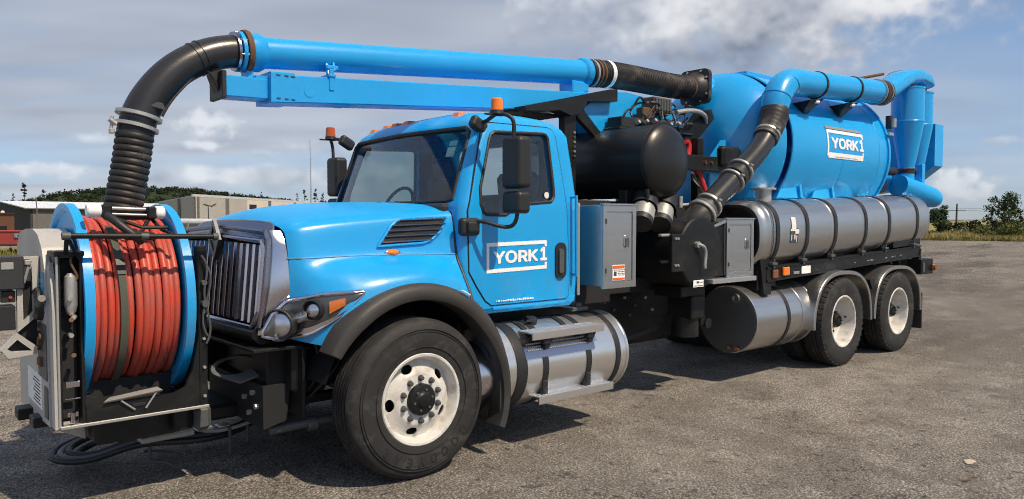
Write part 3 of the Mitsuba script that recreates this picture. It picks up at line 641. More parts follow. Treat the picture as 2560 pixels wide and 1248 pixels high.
# headlights ---------------------------------------------------------
def head_surface(u, v):
    """u 0 front .. 1 rear along the wing corner, v 0 bottom .. 1 top"""
    x_ = -.800 + .455 * u + .06 * u * u; lo = np.interp(u, [0, .25, .5, .8, 1], [1.000, .965, 1.010, 1.130, 1.250]); hi = np.interp(u, [0, .12, .3, .6, 1], [1.03, 1.13, 1.205, 1.255, 1.268])
    z_ = lo + (hi - lo) * v
    y_ = np.interp(x_, HX, HS[:, 6, 0] * .6 + HS[:, 5, 0] * .4) - .026 + .035 * (1 - v) * 0
    return np.array((x_ - .03 * (1 - u), y_ - .012 * math.sin(math.pi * v), z_))
def headlight(flip):
    hk = key_of(TR, 'headlight'); fx = mir if flip else (lambda m: m)
    G = np.array([[head_surface(u, v) for v in np.linspace(0, 1, 12)] for u in np.linspace(0, 1, 26)])
    add(hk, 'bezel', fx(grid(G)), 'lamp_housing', True)
    rim = np.vstack([[head_surface(u, 0) for u in np.linspace(0, 1, 26)], [head_surface(u, 1) for u in np.linspace(1, 0, 26)]])
    add(hk, 'bright_rim', fx(tube(rim, .013, 8, closed=True)), 'chrome')
    LB = np.array([[head_surface(u, v) + [-.003, -.010, 0] for v in np.linspace(-.02, .17 * math.sin(math.pi * min(1, u * 1.05)) ** .5 + .02, 4)] for u in np.linspace(.18, .97, 22)])
    add(hk, 'bright_foot', fx(grid(LB)), 'chrome', True)
    cone = np.array([[(1 - t) * head_surface(.33 + .0 * k, .30 + .30 * k / 7) + t * head_surface(.47, .40 + .28 * k / 7) + [-.004 - .02 * math.sin(math.pi * k / 7), -.012 - .02 * math.sin(math.pi * k / 7), 0] for t in np.linspace(0, 1, 6)] for k in range(8)])
    add(hk, 'reflector', fx(grid(cone)), 'lamp_glass', True)
    tb = np.array([head_surface(u, .97) + [0, -.010, .004] for u in np.linspace(.12, 1, 16)])
    P1 = head_surface(.22, .47); P2 = head_surface(.52, .62)
    nrm = np.array([-.80, -.60, .0])
    for P_, r_, nm in ((P1, .094, 'low_beam'), (P2, .062, 'high_beam')):
        add(hk, nm + '_ring', fx(lathe([(-.03, r_ * 1.05), (.030, r_ * 1.10), (.040, r_ * 1.04), (.036, r_ * .96), (.0, r_ * .90)], P_, nrm, 40)), 'plastic_black')
        add(hk, nm, fx(lathe([(.004, r_ * .93), (.020, r_ * .80), (.034, r_ * .42), (.038, 0)], P_, nrm, 36)), 'lamp_glass', 40)
    am = np.array([[head_surface(u, v) + [-.004, -.012, 0] for v in np.linspace(.34 + .5 * (u - .62), .76 + .1 * (u - .62), 5)] for u in np.linspace(.645, .80, 8)])
    add(hk, 'indicator', fx(grid(am)), 'amber_dark', True)
headlight(False); headlight(True)

# front wing flares, wheel housing, mud flap ---------------------------
def flare(flip):
    fx = mir if flip else (lambda m: m)
    P = []
    for a in np.radians(np.linspace(150, -24, 50)):
        c, s = math.cos(a), math.sin(a); t_ = np.clip((math.degrees(a) - 128) / 22, 0, 1); k = .035 * t_; q_ = np.clip((38 - math.degrees(a)) / 55, 0, 1) * .070
        sec = [(.655, .16), (.652, .05), (.660, .010), (.690, -.012), (.735, -.010 + .02 * t_), (.768 - k, .020), (.780 - k, .07), (.780 - k, .16)]
        P.append([(FX + c * r, yy_ + (.03 * t_), FZ + s * r) for r, yy_ in [(min(r + q_ * (1.0 if r < .70 else .45 if r < .75 else 0), .772), yy_) for r, yy_ in sec]])
    add(TR, 'wheel_arch_flare', fx(loft(P)), 'flare_rubber', 40)
    w = lathe([(.10, .66), (.80, .66)], (FX, .0, FZ), (0, 1, 0), 40, arc=None)
    hz = np.radians(np.linspace(165, -24, 40)); W_ = np.array([[(FX + .668 * math.cos(a), y_, FZ + .668 * math.sin(a)) for y_ in (.10, .45, .78)] for a in hz])
    add(TR, 'wheel_housing', fx(grid(W_)), 'paint_black', True)
    add(TR, 'front_mud_flap', fx(cat(rbox(.783, .797, .035, .50, .29, .62, .004), rbox(.775, .80, .05, .5, .56, .60))), 'flare_rubber')
flare(False); flare(True)
add(TR, 'arch_rub_mark', tube([(FX + .785 * math.cos(a) * .985, -.008, FZ + .785 * math.sin(a) * .985) for a in np.radians(np.linspace(66, 60, 4))], .006, 6), 'paper_label')

# front bumper zone: black brackets, ring holder, tow and tie bars -----
add(TR, 'bumper', cat(rbox(-.62, -.50, .42, 2.02, .60, .93, .03), rbox(-.74, -.5, .55, .80, .5, .95), rbox(-.74, -.5, 1.64, 1.89, .5, .95)), 'paint_black')
add(TR, 'bumper_angle', cat(rbox(-.90, -.58, .36, 1.9, .905, .925, .003), rbox(-.585, -.565, .36, .75, .45, .91, .004), hull([(-.60, .36, .905), (-.52, .36, .905), (-.52, .55, .905), (-.60, .36, .895), (-.52, .36, .895), (-.52, .55, .895)])), 'paint_black')
RC = np.array([-.81, .90, .745])
def on_ring(m):
    m = m.copy(); v = m.vertices; w = v[:, :1] * RV + v[:, 1:2] * LV + v[:, 2:] * [0, 0, 1.0]
    return rot(trimesh.Trimesh(w + RC, m.faces, process=False), math.radians(19), RV, RC)
ringp = Point(0, 0).buffer(.155, quad_segs=16).union(Polygon([(.03, .150), (.17, .135), (.285, -.03), (.27, -.06), (.10, -.215), (-.07, -.138)])).difference(Point(-.005, 0).buffer(.124, quad_segs=16))
add(TR, 'hose_ring_holder', on_ring(extr(ringp, 'xy', -.012, .0)), 'ring_grey', False)
add(TR, 'ring_tag', on_ring(rbox(.085, .155, .07, .125, .001, .006, .002)), 'paper_label')
add(TR, 'front_guard_plate', cat(rbox(-.78, -.76, .52, 1.5, .38, .66, .004), hull([(-.78, .52, .66), (-.60, .52, .66), (-.62, .52, .42), (-.78, .52, .38), (-.78, .54, .66), (-.60, .54, .66), (-.62, .54, .42), (-.78, .54, .38)])), 'interior_dark')  # interior tone on this outer plate stands in for shade under the nose
for p_ in ((-.78, .66, .60), (-.78, .80, .55), (-.78, .60, .52), (-.78, .72, .46)):
    add(TR, 'guard_bolt', cyl(p_, (p_[0] - .025, p_[1], p_[2]), .018, n=6), 'galvanised', False)
add(TR, 'steering_link', cat(cyl((-.70, .62, .34), (-.10, .46, .40), .030), cyl((-.46, .56, .355), (-.40, .545, .36), .05)), 'dark_grey')
add(TR, 'brake_line', cat(tube(smooth_path([(-.35, .30, .95), (-.34, .34, .80), (-.42, .40, .66), (-.50, .46, .56)], 20), .012, 8), tube(smooth_path([(-.50, .35, .92), (-.47, .38, .75), (-.5, .45, .62)], 20), .010, 8)), 'plastic_black')
add(TR, 'engine_sump', cat(rbox(-.55, .65, .92, 1.52, .50, 1.25, .06), rbox(-.62, -.5, .55, 1.9, .9, 1.6, .02)), 'interior_dark')

# mirrors and beacons -------------------------------------------------
def mirror(flip):
    fx = mir if flip else (lambda m: m)
    mk = key_of(TR, 'mirror'); y0 = -.135; X = .715 if flip else .815
    add(mk, 'housing', fx(sbx(X, X + .130, y0, y0 + .205, 1.945, 2.315, .036)), 'plastic_black', True)
    add(mk, 'lower_housing', fx(sbx(X, X + .125, y0 + .005, y0 + .20, 1.765, 1.925, .034)), 'plastic_black', True)
    add(mk, 'mirror_glass', fx(rbox(X + .1305, X + .133, y0 + .035, y0 + .145, 1.98, 2.28, .001)), 'chrome')
    add(mk, 'lower_glass', fx(rbox(X + .1255, X + .128, y0 + .035, y0 + .14, 1.80, 1.89, .001)), 'chrome')
    ym = y0 + .09
    arm = [(X + .03, ym, 2.28), (X + .03, ym, 2.39), (X + .015, ym + .01, 2.445), (X - .02, ym + .06, 2.475), (X - .02, .12, 2.475), (X - .01, .31, 2.44)]
    add(mk, 'upper_arm', fx(tube(smooth_path(arm, 50), .0150, 10)), 'plastic_black', True)
    add(mk, 'lower_arm', fx(tube(smooth_path([(X + .05, ym, 1.80), (X + .05, ym, 1.72), (X + .03, ym + .015, 1.682), (X - .03, ym + .06, 1.672), (.66, .19, 1.672)], 30), .0150, 10)), 'plastic_black', True)
    add(mk, 'lower_bracket', fx(sbx(.545, .715, .165, .240, 1.605, 1.735, .03)), 'plastic_black', True)
    add(mk, 'bracket_boss', fx(sbx(.58, .68, .135, .19, 1.63, 1.71, .018)), 'plastic_black', True)
    add(mk, 'upper_bracket', fx(rot(sbx(X - .09, X + .06, .275, .345, 2.375, 2.475, .03), .5, [0, 1, 0], [X - .015, .3, 2.425])), 'plastic_black', True)
    bk = key_of(TR, 'beacon'); bx, by = X - .045, ym + .10
    add(bk, 'base', fx(cat(lathe([(0, .052), (.024, .048), (.028, .044)], (bx, by, 2.475), (0, 0, 1), 28, cap=True), rbox(bx - .11, bx + .05, by - .012, by + .012, 2.463, 2.475, .003))), 'plastic_black')
    add(bk, 'lens', fx(lathe([(.0, .046), (.075, .041), (.086, .033), (.089, 0)], (bx, by, 2.503), (0, 0, 1), 28)), 'amber' if not flip else 'beacon_orange')
mirror(False); mirror(True)

# straps helper: band round an axis parallel to X ----------------------
def band(x_, w_, cy, cz, r_, a0=0, a1=360, n=64, t_=.008):
    A = np.radians(np.linspace(a0, a1, n)); P = []
    for a in A:
        c, s = math.cos(a), math.sin(a)
        P.append([(x_ + dx, cy + c * rr, cz + s * rr) for dx, rr in ((-w_ / 2, r_ - .004), (-w_ / 2, r_ + t_ * .7), (-w_ / 2 + .004, r_ + t_), (w_ / 2 - .004, r_ + t_), (w_ / 2, r_ + t_ * .7), (w_ / 2, r_ - .004))])
    return loft(P, cap=abs(a1 - a0) < 359.5)
def drum(x0, x1, cy, cz, r_, dome=.04, n=72, e=.012):
    return lathe([(-dome, 0), (-dome, r_ * .30), (-dome * .85, r_ * .60), (-dome * .5, r_ * .82), (0, r_ - e), (e, r_), (x1 - x0 - e, r_), (x1 - x0, r_ - e), (x1 - x0 + dome * .5, r_ * .82), (x1 - x0 + dome * .85, r_ * .6), (x1 - x0 + dome, 0)], (x0, cy, cz), (1, 0, 0), n)

# fuel tank and cab steps ----------------------------------------------
FT = key_of(TR, 'fuel_tank'); fy, fz, fr_ = .345, .600, .325
add(FT, 'shell', drum(.80, 2.19, fy, fz, fr_, .03), 'aluminium', 35)
for x_, w_ in ((.985, .10), (1.225, .055), (1.70, .055), (2.05, .055)):
    add(FT, 'strap', band(x_, w_, fy, fz, fr_ + .001), 'plastic_black')
add(FT, 'end_ring', cat(band(2.165, .025, fy, fz, fr_ + .002), band(.83, .03, fy, fz, fr_ + .002)), 'aluminium')
for x_ in (1.14, 1.56):
    add(FT, 'top_pad', rbox(x_, x_ + .045, .20, .36, .915, .945, .006) if False else band(x_, .05, fy, fz, fr_ + .004, 96, 135, 16), 'plastic_black')
add(FT, 'filler_cap', cat(cyl((1.28, .26, .90), (1.28, .245, .955), .048, n=24), rbox(1.19, 1.30, .20, .22, .925, .945, .004)), 'plastic_black')
ST = key_of(TR, 'cab_steps')
def tread(x0, x1, z_, y0, y1, lip):
    return cat(rbox(x0, x1, y0, y1, z_ - .012, z_, .003), rbox(x0, x1, y0 - .004, y0 + .012, z_ - lip, z_ + .003, .003), [rbox(x0 + .01, x1 - .01, y_, y_ + .006, z_, z_ + .004, .001) for y_ in np.linspace(y0 + .03, y1 - .02, 5)])
add(ST, 'step', tread(1.055, 1.835, .880, -.015, .16, .055), 'aluminium', False)
add(ST, 'step', tread(1.120, 1.950, .392, -.015, .18, .058), 'aluminium', False)
# perforated kick plate under the upper step
kp = []
for i in range(34):
    for j in range(3):
        x_ = 1.06 + i * .0198 + (j % 2) * .0099
        if 1.20 < x_ < 1.255: continue
        a = math.radians(180 - 33 + j * 4.3); kp.append(hull([(x_ + q * .0072 * cc, fy + (fr_ + .016 + (.004 if cc < 1 else 0)) * math.cos(a) + 0, fz + (fr_ + .016) * math.sin(a) + p_ * .0062 * cc) for cc in (1, .4) for q in (-1, 1) for p_ in (-1, 1)]))
aa = np.radians(np.linspace(180 - 44, 180 - 14, 10))
kb = grid(np.array([[(x_, fy + (fr_ + .012) * math.cos(a), fz + (fr_ + .012) * math.sin(a)) for a in aa] for x_ in np.linspace(1.02, 1.77, 3)]))
add(ST, 'kick_plate', kb, 'dark_chrome', True)
add(ST, 'tread_studs', cat(kp), 'galvanised', False); labels[ST + '__tread_studs'] = {'kind': 'stuff', 'label': 'rows of bright raised studs below the upper step'}
for x_ in (1.225, 1.70):
    add(ST, 'bracket', cat(rbox(x_ - .035, x_ + .035, .0, .05, .78, .875, .006), hull([(x_ - .01, .0, .86), (x_ + .09, .0, .87), (x_ - .01, .03, .86), (x_ + .09, .03, .87), (x_ - .01, .02, .74), (x_ + .03, .02, .74), (x_ - .01, .05, .74), (x_ + .03, .05, .74)])), 'plastic_black')
    add(ST, 'bracket', rbox(x_ - .025, x_ + .025, .02, .07, .36, .50, .006), 'plastic_black')
add(TR, 'cab_mount', cat(rbox(1.80, 1.98, .30, .62, .955, .985, .005), cyl((1.86, .36, .985), (1.86, .36, 1.16), .016), cyl((1.93, .42, .985), (1.93, .42, 1.16), .016), rbox(1.86, 1.93, .32, .38, .98, 1.02)), 'dark_grey')
add(TR, 'def_tank', cat(drum(.62, .80, .38, .56, .30, .01), rbox(.62, .80, .25, .55, .80, .92, .01)), 'chrome')
add(TR, 'blue_filler', cyl((.76, .14, .875), (.76, .12, .925), .035, n=20), 'paint_blue')

# tool boxes ------------------------------------------------------------
def cabinet(name, x0, x1, y0, y1, z0, z1, sidemat=None, labelm=None):
    tk = key_of(TR, name)
    add(tk, 'carcass', rbox(x0, x1, y0, y1, z0, z1, .01), 'stainless', False)
    add(tk, 'frame', extr(sbox(x0 - .004, z0 - .012, x1 + .012, z1 + .006).difference(sbox(x0 + .034, z0 + .032, x1 - .030, z1 - .055)), 'xz', y0 - .018, y0), 'stainless', False)
    add(tk, 'door', rbox(x0 + .044, x1 - .038, y0 - .012, y0 + .002, z0 + .042, z1 - .066, .004), 'stainless', False)
    add(tk, 'lid_lip', rbox(x0 - .01, x1 + .022, y0 - .030, y0 + .02, z1 - .005, z1 + .010, .004), 'stainless', False)
    zc = z0 + (z1 - z0) * .55
    lk = add(tk, 'latch', extr(affinity.translate(rpoly(-.038, .038, -.055, .055, .030), x1 - .105, zc), 'xz', y0 - .019, y0 - .010), 'chrome', False)
    add(lk, 'paddle', cat(extr(affinity.translate(rpoly(-.024, .024, -.040, .034, .018), x1 - .105, zc), 'xz', y0 - .022, y0 - .017), rbox(x1 - .128, x1 - .082, y0 - .027, y0 - .02, zc - .045, zc - .033, .003)), 'dark_grey', False)
    for z_ in (z0 + .2 * (z1 - z0), z0 + .8 * (z1 - z0)):
        add(tk, 'hinge', cat(cyl((x0 + .028, y0 - .022, z_ - .02), (x0 + .028, y0 - .022, z_ + .02), .006, n=10)), 'dark_grey')
    return tk
TB = cabinet('tool_cabinet', 1.90, 2.295, .07, .52, 1.165, 1.845)
add(TB, 'warning_label', cat(rbox(2.01, 2.165, .052, .0545, 1.215, 1.345, .001)), 'sign_white', False, label='white warning label with orange bands')
add(TB, 'label_bands', cat(rbox(2.015, 2.160, .049, .0535, 1.315, 1.340, .001), rbox(2.015, 2.160, .049, .0535, 1.220, 1.238, .001)), 'label_orange', False)
bl = []
for j, z_ in enumerate((1.300, 1.285, 1.270, 1.257)):
    x_ = 2.025 + .05 * (j > 0)
    while x_ < 2.15:
        w_ = rng.uniform(.006, .018); bl.append(rbox(x_, x_ + w_, .0495, .0535, z_, z_ + .006, .0005)); x_ += w_ + .006
bl.append(rbox(2.025, 2.06, .0495, .0535, 1.255, 1.292, .001))
add(TB, 'label_print', cat(bl), 'label_dark', False)
GB = cabinet('grey_cabinet', 3.67, 4.13, .07, .60, 1.175, 1.73)
add(GB, 'step_ledge', cat(rbox(3.36, 4.10, -.01, .12, 1.115, 1.160, .004), rbox(3.36, 4.1, .12, .6, 1.14, 1.16)), 'aluminium', False)
add(GB, 'side_panel', cat(rbox(3.30, 3.672, .085, .60, 1.175, 1.70, .004)), 'paint_black', False)
add(GB, 'top_plate', hull([(3.34, .10, 1.62), (3.69, .06, 1.735), (3.69, .5, 1.735), (3.34, .5, 1.62), (3.34, .10, 1.60), (3.69, .06, 1.70), (3.69, .5, 1.7), (3.34, .5, 1.60)]), 'stainless', False)

# silencer drum with hinged inspection cover ------------------------------
SD = key_of(TR, 'filter_drum'); dcx, dcz = 3.26, 1.415
add(SD, 'body', lathe([(0, .0), (0, .325), (.55, .325), (.55, 0)], (dcx, .075, dcz), (0, 1, 0), 64), 'paint_black', 30)
add(SD, 'cover', cat(lathe([(-.010, 0), (-.012, .25), (-.006, .322), (.012, .336), (.02, .336)], (dcx, .065, dcz), (0, 1, 0), 64), rbox(2.80, 2.98, .045, .085, 1.25, 1.59, .006)), 'paint_black', 30)
add(SD, 'handle', cat(tube(smooth_path([(3.17, .03, 1.49), (3.20, .005, 1.480), (3.235, .002, 1.45), (3.245, .004, 1.36), (3.24, .004, 1.27)], 24), .016, 10), cyl((3.17, .06, 1.49), (3.17, .02, 1.49), .03)), 'galvanised')
for z_ in (1.31, 1.55):
    add(SD, 'hinge_bolt', cat(cyl((2.84, .05, z_), (2.84, .03, z_), .012, n=8), cyl((2.875, .05, z_), (2.875, .03, z_), .012, n=8)), 'galvanised')
    add(SD, 'hinge', cat(rbox(2.69, 2.82, .08, .12, z_ + .02, z_ + .045, .005)), 'galvanised' if z_ > 1.4 else 'paint_black')
add(SD, 'serial_label', rbox(3.12, 3.28, .046, .050, 1.095, 1.160, .001), 'sign_white', False)
add(SD, 'serial_print', cat(rbox(3.17, 3.21, .043, .047, 1.13, 1.15, .001), rbox(3.13, 3.27, .043, .047, 1.105, 1.111, .001), rbox(3.225, 3.27, .043, .047, 1.135, 1.141, .001)), 'label_dark', False)
add(TR, 'drop_valve', cat(rbox(3.18, 3.56, .22, .55, .98, 1.09, .01), rbox(3.32, 3.52, .20, .5, .76, .99, .015), cyl((3.43, .36, .78), (3.43, .36, .58), .13, n=28), rbox(3.53, 3.59, .24, .30, .68, 1.0, .01), cyl((3.62, .22, .70), (3.62, .30, .70), .05)), 'paint_black')
add(TR, 'body_subframe', cat(rbox(2.0, 3.6, .60, .72, 1.02, 1.16, .01), rbox(2.2, 4.3, .72, 1.72, 1.02, 1.9, .02), rbox(1.9, 2.6, .60, .70, .95, 1.9, .01)), 'interior_dark')

# canisters behind the tool cabinet ----------------------------------------
for k, (bx, by, bz) in enumerate(((2.77, .36, 1.775), (3.02, .34, 1.765))):
    ax_ = np.array([-.58, -.32, -.62]); ax_ /= np.linalg.norm(ax_); o_ = np.array([bx, by, bz]) - ax_ * .225
    ck_ = key_of(TR, 'filter_canister')
    add(ck_, 'body', lathe([(-.12, 0), (-.12, .10), (-.06, .118), (.12, .118), (.13, .128), (.155, .128)], o_, ax_, 36), 'plastic_black')
    add(ck_, 'steel_sleeve', lathe([(.155, .108), (.30, .108)], o_, ax_, 36), 'galvanised')
    add(ck_, 'end_cap', lathe([(.30, .108), (.36, .105), (.365, 0)], o_, ax_, 36), 'plastic_black')
add(TR, 'water_separator', cat(cyl((3.15, .40, 1.92), (3.15, .39, 1.73), .062, n=24), cyl((3.15, .39, 1.73), (3.15, .39, 1.70), .04), rbox(3.09, 3.21, .34, .46, 1.92, 1.95)), 'galvanised')
adds(TR, 'valve_fitting', ([cyl((2.9 + .06 * i, .42 + .02 * (i % 2), 1.90), (2.9 + .06 * i, .42, 2.0), .016) for i in range(5)] + [rbox(2.92, 3.2, .40, .47, 1.95, 1.985, .01), cyl((3.3, .35, 1.86), (3.62, .30, 1.88), .018), cyl((3.32, .35, 1.84), (3.32, .35, 1.95), .025)]), 'galvanised')

# black cross tank behind the cab -------------------------------------------
CT = key_of(TR, 'air_receiver'); cx_, cz_, cr_ = 3.02, 2.275, .345
add(CT, 'shell', lathe([(-.085, 0), (-.082, .10), (-.065, .20), (-.035, .28), (.0, .325), (.03, cr_), (1.9, cr_), (1.93, .325), (1.98, .2), (2.0, 0)], (cx_, .28, cz_), (0, 1, 0), 80), 'tank_black', 40)
add(CT, 'weld_seam', cat([lathe([(y_ - .006, cr_ - .001), (y_, cr_ + .004), (y_ + .006, cr_ - .001)], (cx_, .28, cz_), (0, 1, 0), 80) for y_ in (.03, 1.0)]), 'tank_black')
lug = Polygon([(-.10, 0), (.10, 0), (.035, .17), (.015, .19), (-.015, .19), (-.035, .17)]).difference(Point(0, .13).buffer(.028))
add(CT, 'lifting_lug', extr(affinity.translate(lug, cx_ - .10, cz_ + cr_ - .02), 'xz', 1.33, 1.35), 'paint_black', False)
adds(CT, 'cradle', [rbox(2.7, 3.3, .5, .6, 1.85, 2.0), rbox(2.7, 3.3, 1.8, 1.9, 1.85, 2.0), rbox(2.76, 2.80, .30, .34, 1.86, 2.0)], 'paint_black')

# boom rest post behind the cab ----------------------------------------------
add(TR, 'boom_rest', cat(extr(Polygon([(2.37, 1.2), (2.52, 1.2), (2.52, 2.83), (2.37, 2.83)]), 'xz', .98, 1.06),
    extr(Polygon([(1.80, 2.735), (2.08, 2.80), (2.42, 2.88), (2.95, 3.01), (3.05, 3.02), (3.05, 2.90), (2.62, 2.86), (2.54, 2.74), (2.40, 2.70), (2.25, 2.74), (2.05, 2.715), (1.84, 2.70)]), 'xz', .92, 1.06),
    rbox(1.78, 2.4, 1.06, 1.5, 2.70, 2.725, .004), extr(Polygon([(2.5, 2.75), (2.60, 2.80), (3.00, 2.50), (2.95, 2.44)]), 'xz', .99, 1.05)), 'paint_black', False)
for i in range(6):
    add(TR, 'post_bolt', cyl((2.49, .98, 2.33 + .045 * i), (2.49, .962, 2.33 + .045 * i), .011, n=6), 'galvanised' if i % 2 else 'dark_grey', False)

# boom ---------------------------------------------------------------------------
BM = key_of(TR, 'boom')
b0, b1 = np.array([-.56, YC, 2.915]), np.array([2.86, YC, 3.205])
bd = (b1 - b0) / np.linalg.norm(b1 - b0)
add(BM, 'suction_tube', lathe([(.0, .110), (np.linalg.norm(b1 - b0), .122)], b0, bd, 56), 'paint_blue', 40)
add(BM, 'front_collar', lathe([(-.01, .10), (-.01, .137), (.06, .137), (.10, .116)], b0, bd, 56), 'paint_blue', 30)
add(BM, 'clamp_ring', cat(lathe([(-.050, .118), (-.050, .150), (-.030, .156), (-.012, .150), (-.012, .118)], b0, bd, 48)), 'rust_brown', 30)
add(BM, 'clamp_ring', cat(lathe([(-.085, .118), (-.085, .140), (-.060, .140), (-.052, .118)], b0, bd, 48)), 'paint_blue', 30)
add(BM, 'clamp_ring', lathe([(-.120, .112), (-.118, .135), (-.100, .135), (-.086, .118)], b0, bd, 48), 'dark_chrome', 30)
for k in range(8):
    a = 2 * math.pi * k / 8 + .3; u_, v_ = frame_of(bd)[1:]
    c_ = b0 + .132 * (math.cos(a) * u_ + math.sin(a) * v_)
    add(BM, 'clamp_bolt', cyl(c_ - bd * .105, c_ - bd * .015, .008, n=8), 'brass' if k % 3 == 0 else 'dark_grey', False)
add(BM, 'rear_collar', cat(lathe([(-.05, .125), (-.03, .142), (.03, .146), (.05, .130)], b1, bd, 48), rbox(2.66, 2.88, 1.14, 1.30, 2.99, 3.10, .02)), 'paint_blue', 30)
def beam(x0, x1, zb0, zb1, zt0, zt1, y0, y1, b=.008):
    return hull([(x0, y0 + b, zb0), (x0, y1 - b, zb0), (x0, y0, zb0 + b), (x0, y1, zb0 + b), (x0, y0, zt0 - b), (x0, y1, zt0 - b), (x0, y0 + b, zt0), (x0, y1 - b, zt0),
                 (x1, y0 + b, zb1), (x1, y1 - b, zb1), (x1, y0, zb1 + b), (x1, y1, zb1 + b), (x1, y0, zt1 - b), (x1, y1, zt1 - b), (x1, y0 + b, zt1), (x1, y1 - b, zt1)])
by0, by1 = 1.10, 1.34
add(BM, 'inner_beam', beam(-.77, .2, 2.572, 2.60, 2.720, 2.74, by0 + .025, by1 - .025), 'paint_blue', False)
add(BM, 'outer_beam', beam(-.44, 3.3, 2.560, 2.835, 2.760, 3.02, by0, by1), 'paint_blue', False)
add(BM, 'beam_collar', cat(beam(-.46, -.28, 2.553, 2.566, 2.775, 2.785, by0 - .018, by1 + .018)), 'paint_blue', False)
for x_ in (-.42, -.36, -.31):
    for z_ in (2.585, 2.75):
        add(BM, 'collar_bolt', rbox(x_, x_ + .03, by0 - .024, by0 - .016, z_, z_ + .010, .002), 'label_dark', False)
add(BM, 'beam_boss', cyl((-.16, by0 - .004, 2.665), (-.16, by0 + .01, 2.665), .040, n=28), 'paint_blue')
add(BM, 'beam_end_plate', cat(rbox(-.800, -.768, by0 - .005, by1 + .005, 2.555, 2.745, .006), rbox(-.83, -.775, YC - .05, YC + .05, 2.70, 2.86, .01)), 'plastic_black')
def stand(x_):
    z0, z1 = 2.76 + (x_ + .44) * .07, 2.80 + (x_ + .56) * .085
    return cat(rbox(x_ - .02, x_ + .02, by0 - .01, by0 + .015, z0 - .10, z0 + .06, .004), rbox(x_ - .03, x_ + .03, by0 - .02, by1 - .02, z0 + .0, z0 + .02, .004), cyl((x_ - .02, by0 + .01, z0 + .02), (x_ - .02, by0 + .05, z1 + .06), .016), cyl((x_ + .025, by0 + .0, z0 + .05), (x_ + .035, by0 + .05, z1 + .09), .012), rbox(x_ - .04, x_ + .06, by0 - .004, by0 + .03, z1 + .0, z1 + .035, .008))
add(BM, 'tube_bracket', stand(.02), 'paint_blue')
add(BM, 'tube_bracket', cat(rbox(2.62, 2.80, 1.12, 1.32, 2.97, 3.09, .012)), 'paint_blue')
add(BM, 'tip_bracket', cat(rbox(-.60, -.55, YC - .06, YC + .06, 2.72, 2.82, .008), rbox(-.55, -.42, by0 + .03, by1 - .03, 2.715, 2.745, .004)), 'paint_blue')
# pivot end of the boom, valves, rams and the mess of hoses under it
PV = key_of(TR, 'boom_pivot')
add(PV, 'knuckle', extr(Polygon([(2.66, 2.80), (3.00, 2.52), (3.20, 2.50), (4.0, 2.60), (4.1, 2.98), (3.3, 3.03), (2.95, 3.0)]), 'xz', 1.02, 1.42), 'paint_blue', False)
add(PV, 'slew_base', cat(cyl((3.70, YC, 1.9), (3.70, YC, 2.6), .22), rbox(3.2, 4.1, .9, 1.5, 2.66, 2.72, .01)), 'paint_black')
add(PV, 'ram', cat(cyl((3.05, .86, 2.70), (3.80, .86, 2.74), .042), cyl((3.80, .86, 2.74), (4.2, .86, 2.76), .022)), 'plastic_black')
add(PV, 'ram_rod', cyl((3.72, .86, 2.735), (4.05, .86, 2.75), .024), 'galvanised')
add(PV, 'valve_block', cat(rbox(3.55, 3.85, .86, 1.02, 2.84, 3.00, .01), rbox(3.4, 3.56, .88, .98, 2.76, 2.88, .01)), 'rust_brown')
adds(PV, 'valve_section', [rbox(3.56 + .045 * i, 3.595 + .045 * i, .84, .88, 2.86, 2.985, .006) for i in range(6)], 'dark_grey')
add(PV, 'manifold_tray', cat(rbox(2.95, 3.55, .80, 1.1, 2.615, 2.635, .004), rbox(2.98, 3.2, .80, 1.0, 2.63, 2.74, .01), rbox(3.1, 4.2, .84, .90, 2.635, 2.66)), 'plastic_black')
def wig(p, q, sag, seed):
    r_ = np.random.default_rng(seed); p, q = np.array(p), np.array(q); s = np.linspace(0, 1, 6)[:, None]
    return smooth_path(p + (q - p) * s + np.array([0, 0, -sag]) * np.sin(np.pi * s) + r_.normal(0, .03, (6, 3)) * np.sin(np.pi * s), 26)
for k in range(11):
    p = (3.0 + .10 * k, .82 + .02 * (k % 3), 2.70 + .03 * (k % 4)); q = (3.5 + .07 * k, .86, 2.95 - .03 * (k % 5))
    add(PV, 'hydraulic_hose', tube(wig(p, q, .10 * (1 if k % 2 else -1), k), .011, 8), 'plastic_black')
add(PV, 'hydraulic_hose', tube(smooth_path([(3.9, .84, 2.86), (4.15, .82, 2.90), (4.35, .82, 2.88), (4.5, .9, 2.78)], 24), .026, 10), 'galvanised')
add(PV, 'support_arm', extr(Polygon([(3.95, 2.50), (4.12, 2.44), (4.62, 2.86), (4.56, 2.96), (4.40, 2.92)]), 'xz', .86, .98), 'paint_black', False)
adds(PV, 'fitting', [cyl((3.2 + .13 * k, .80, 2.68 + .02 * (k % 3)), (3.2 + .13 * k, .76, 2.70 + .02 * (k % 3)), .020, n=8) for k in range(6)], 'galvanised')

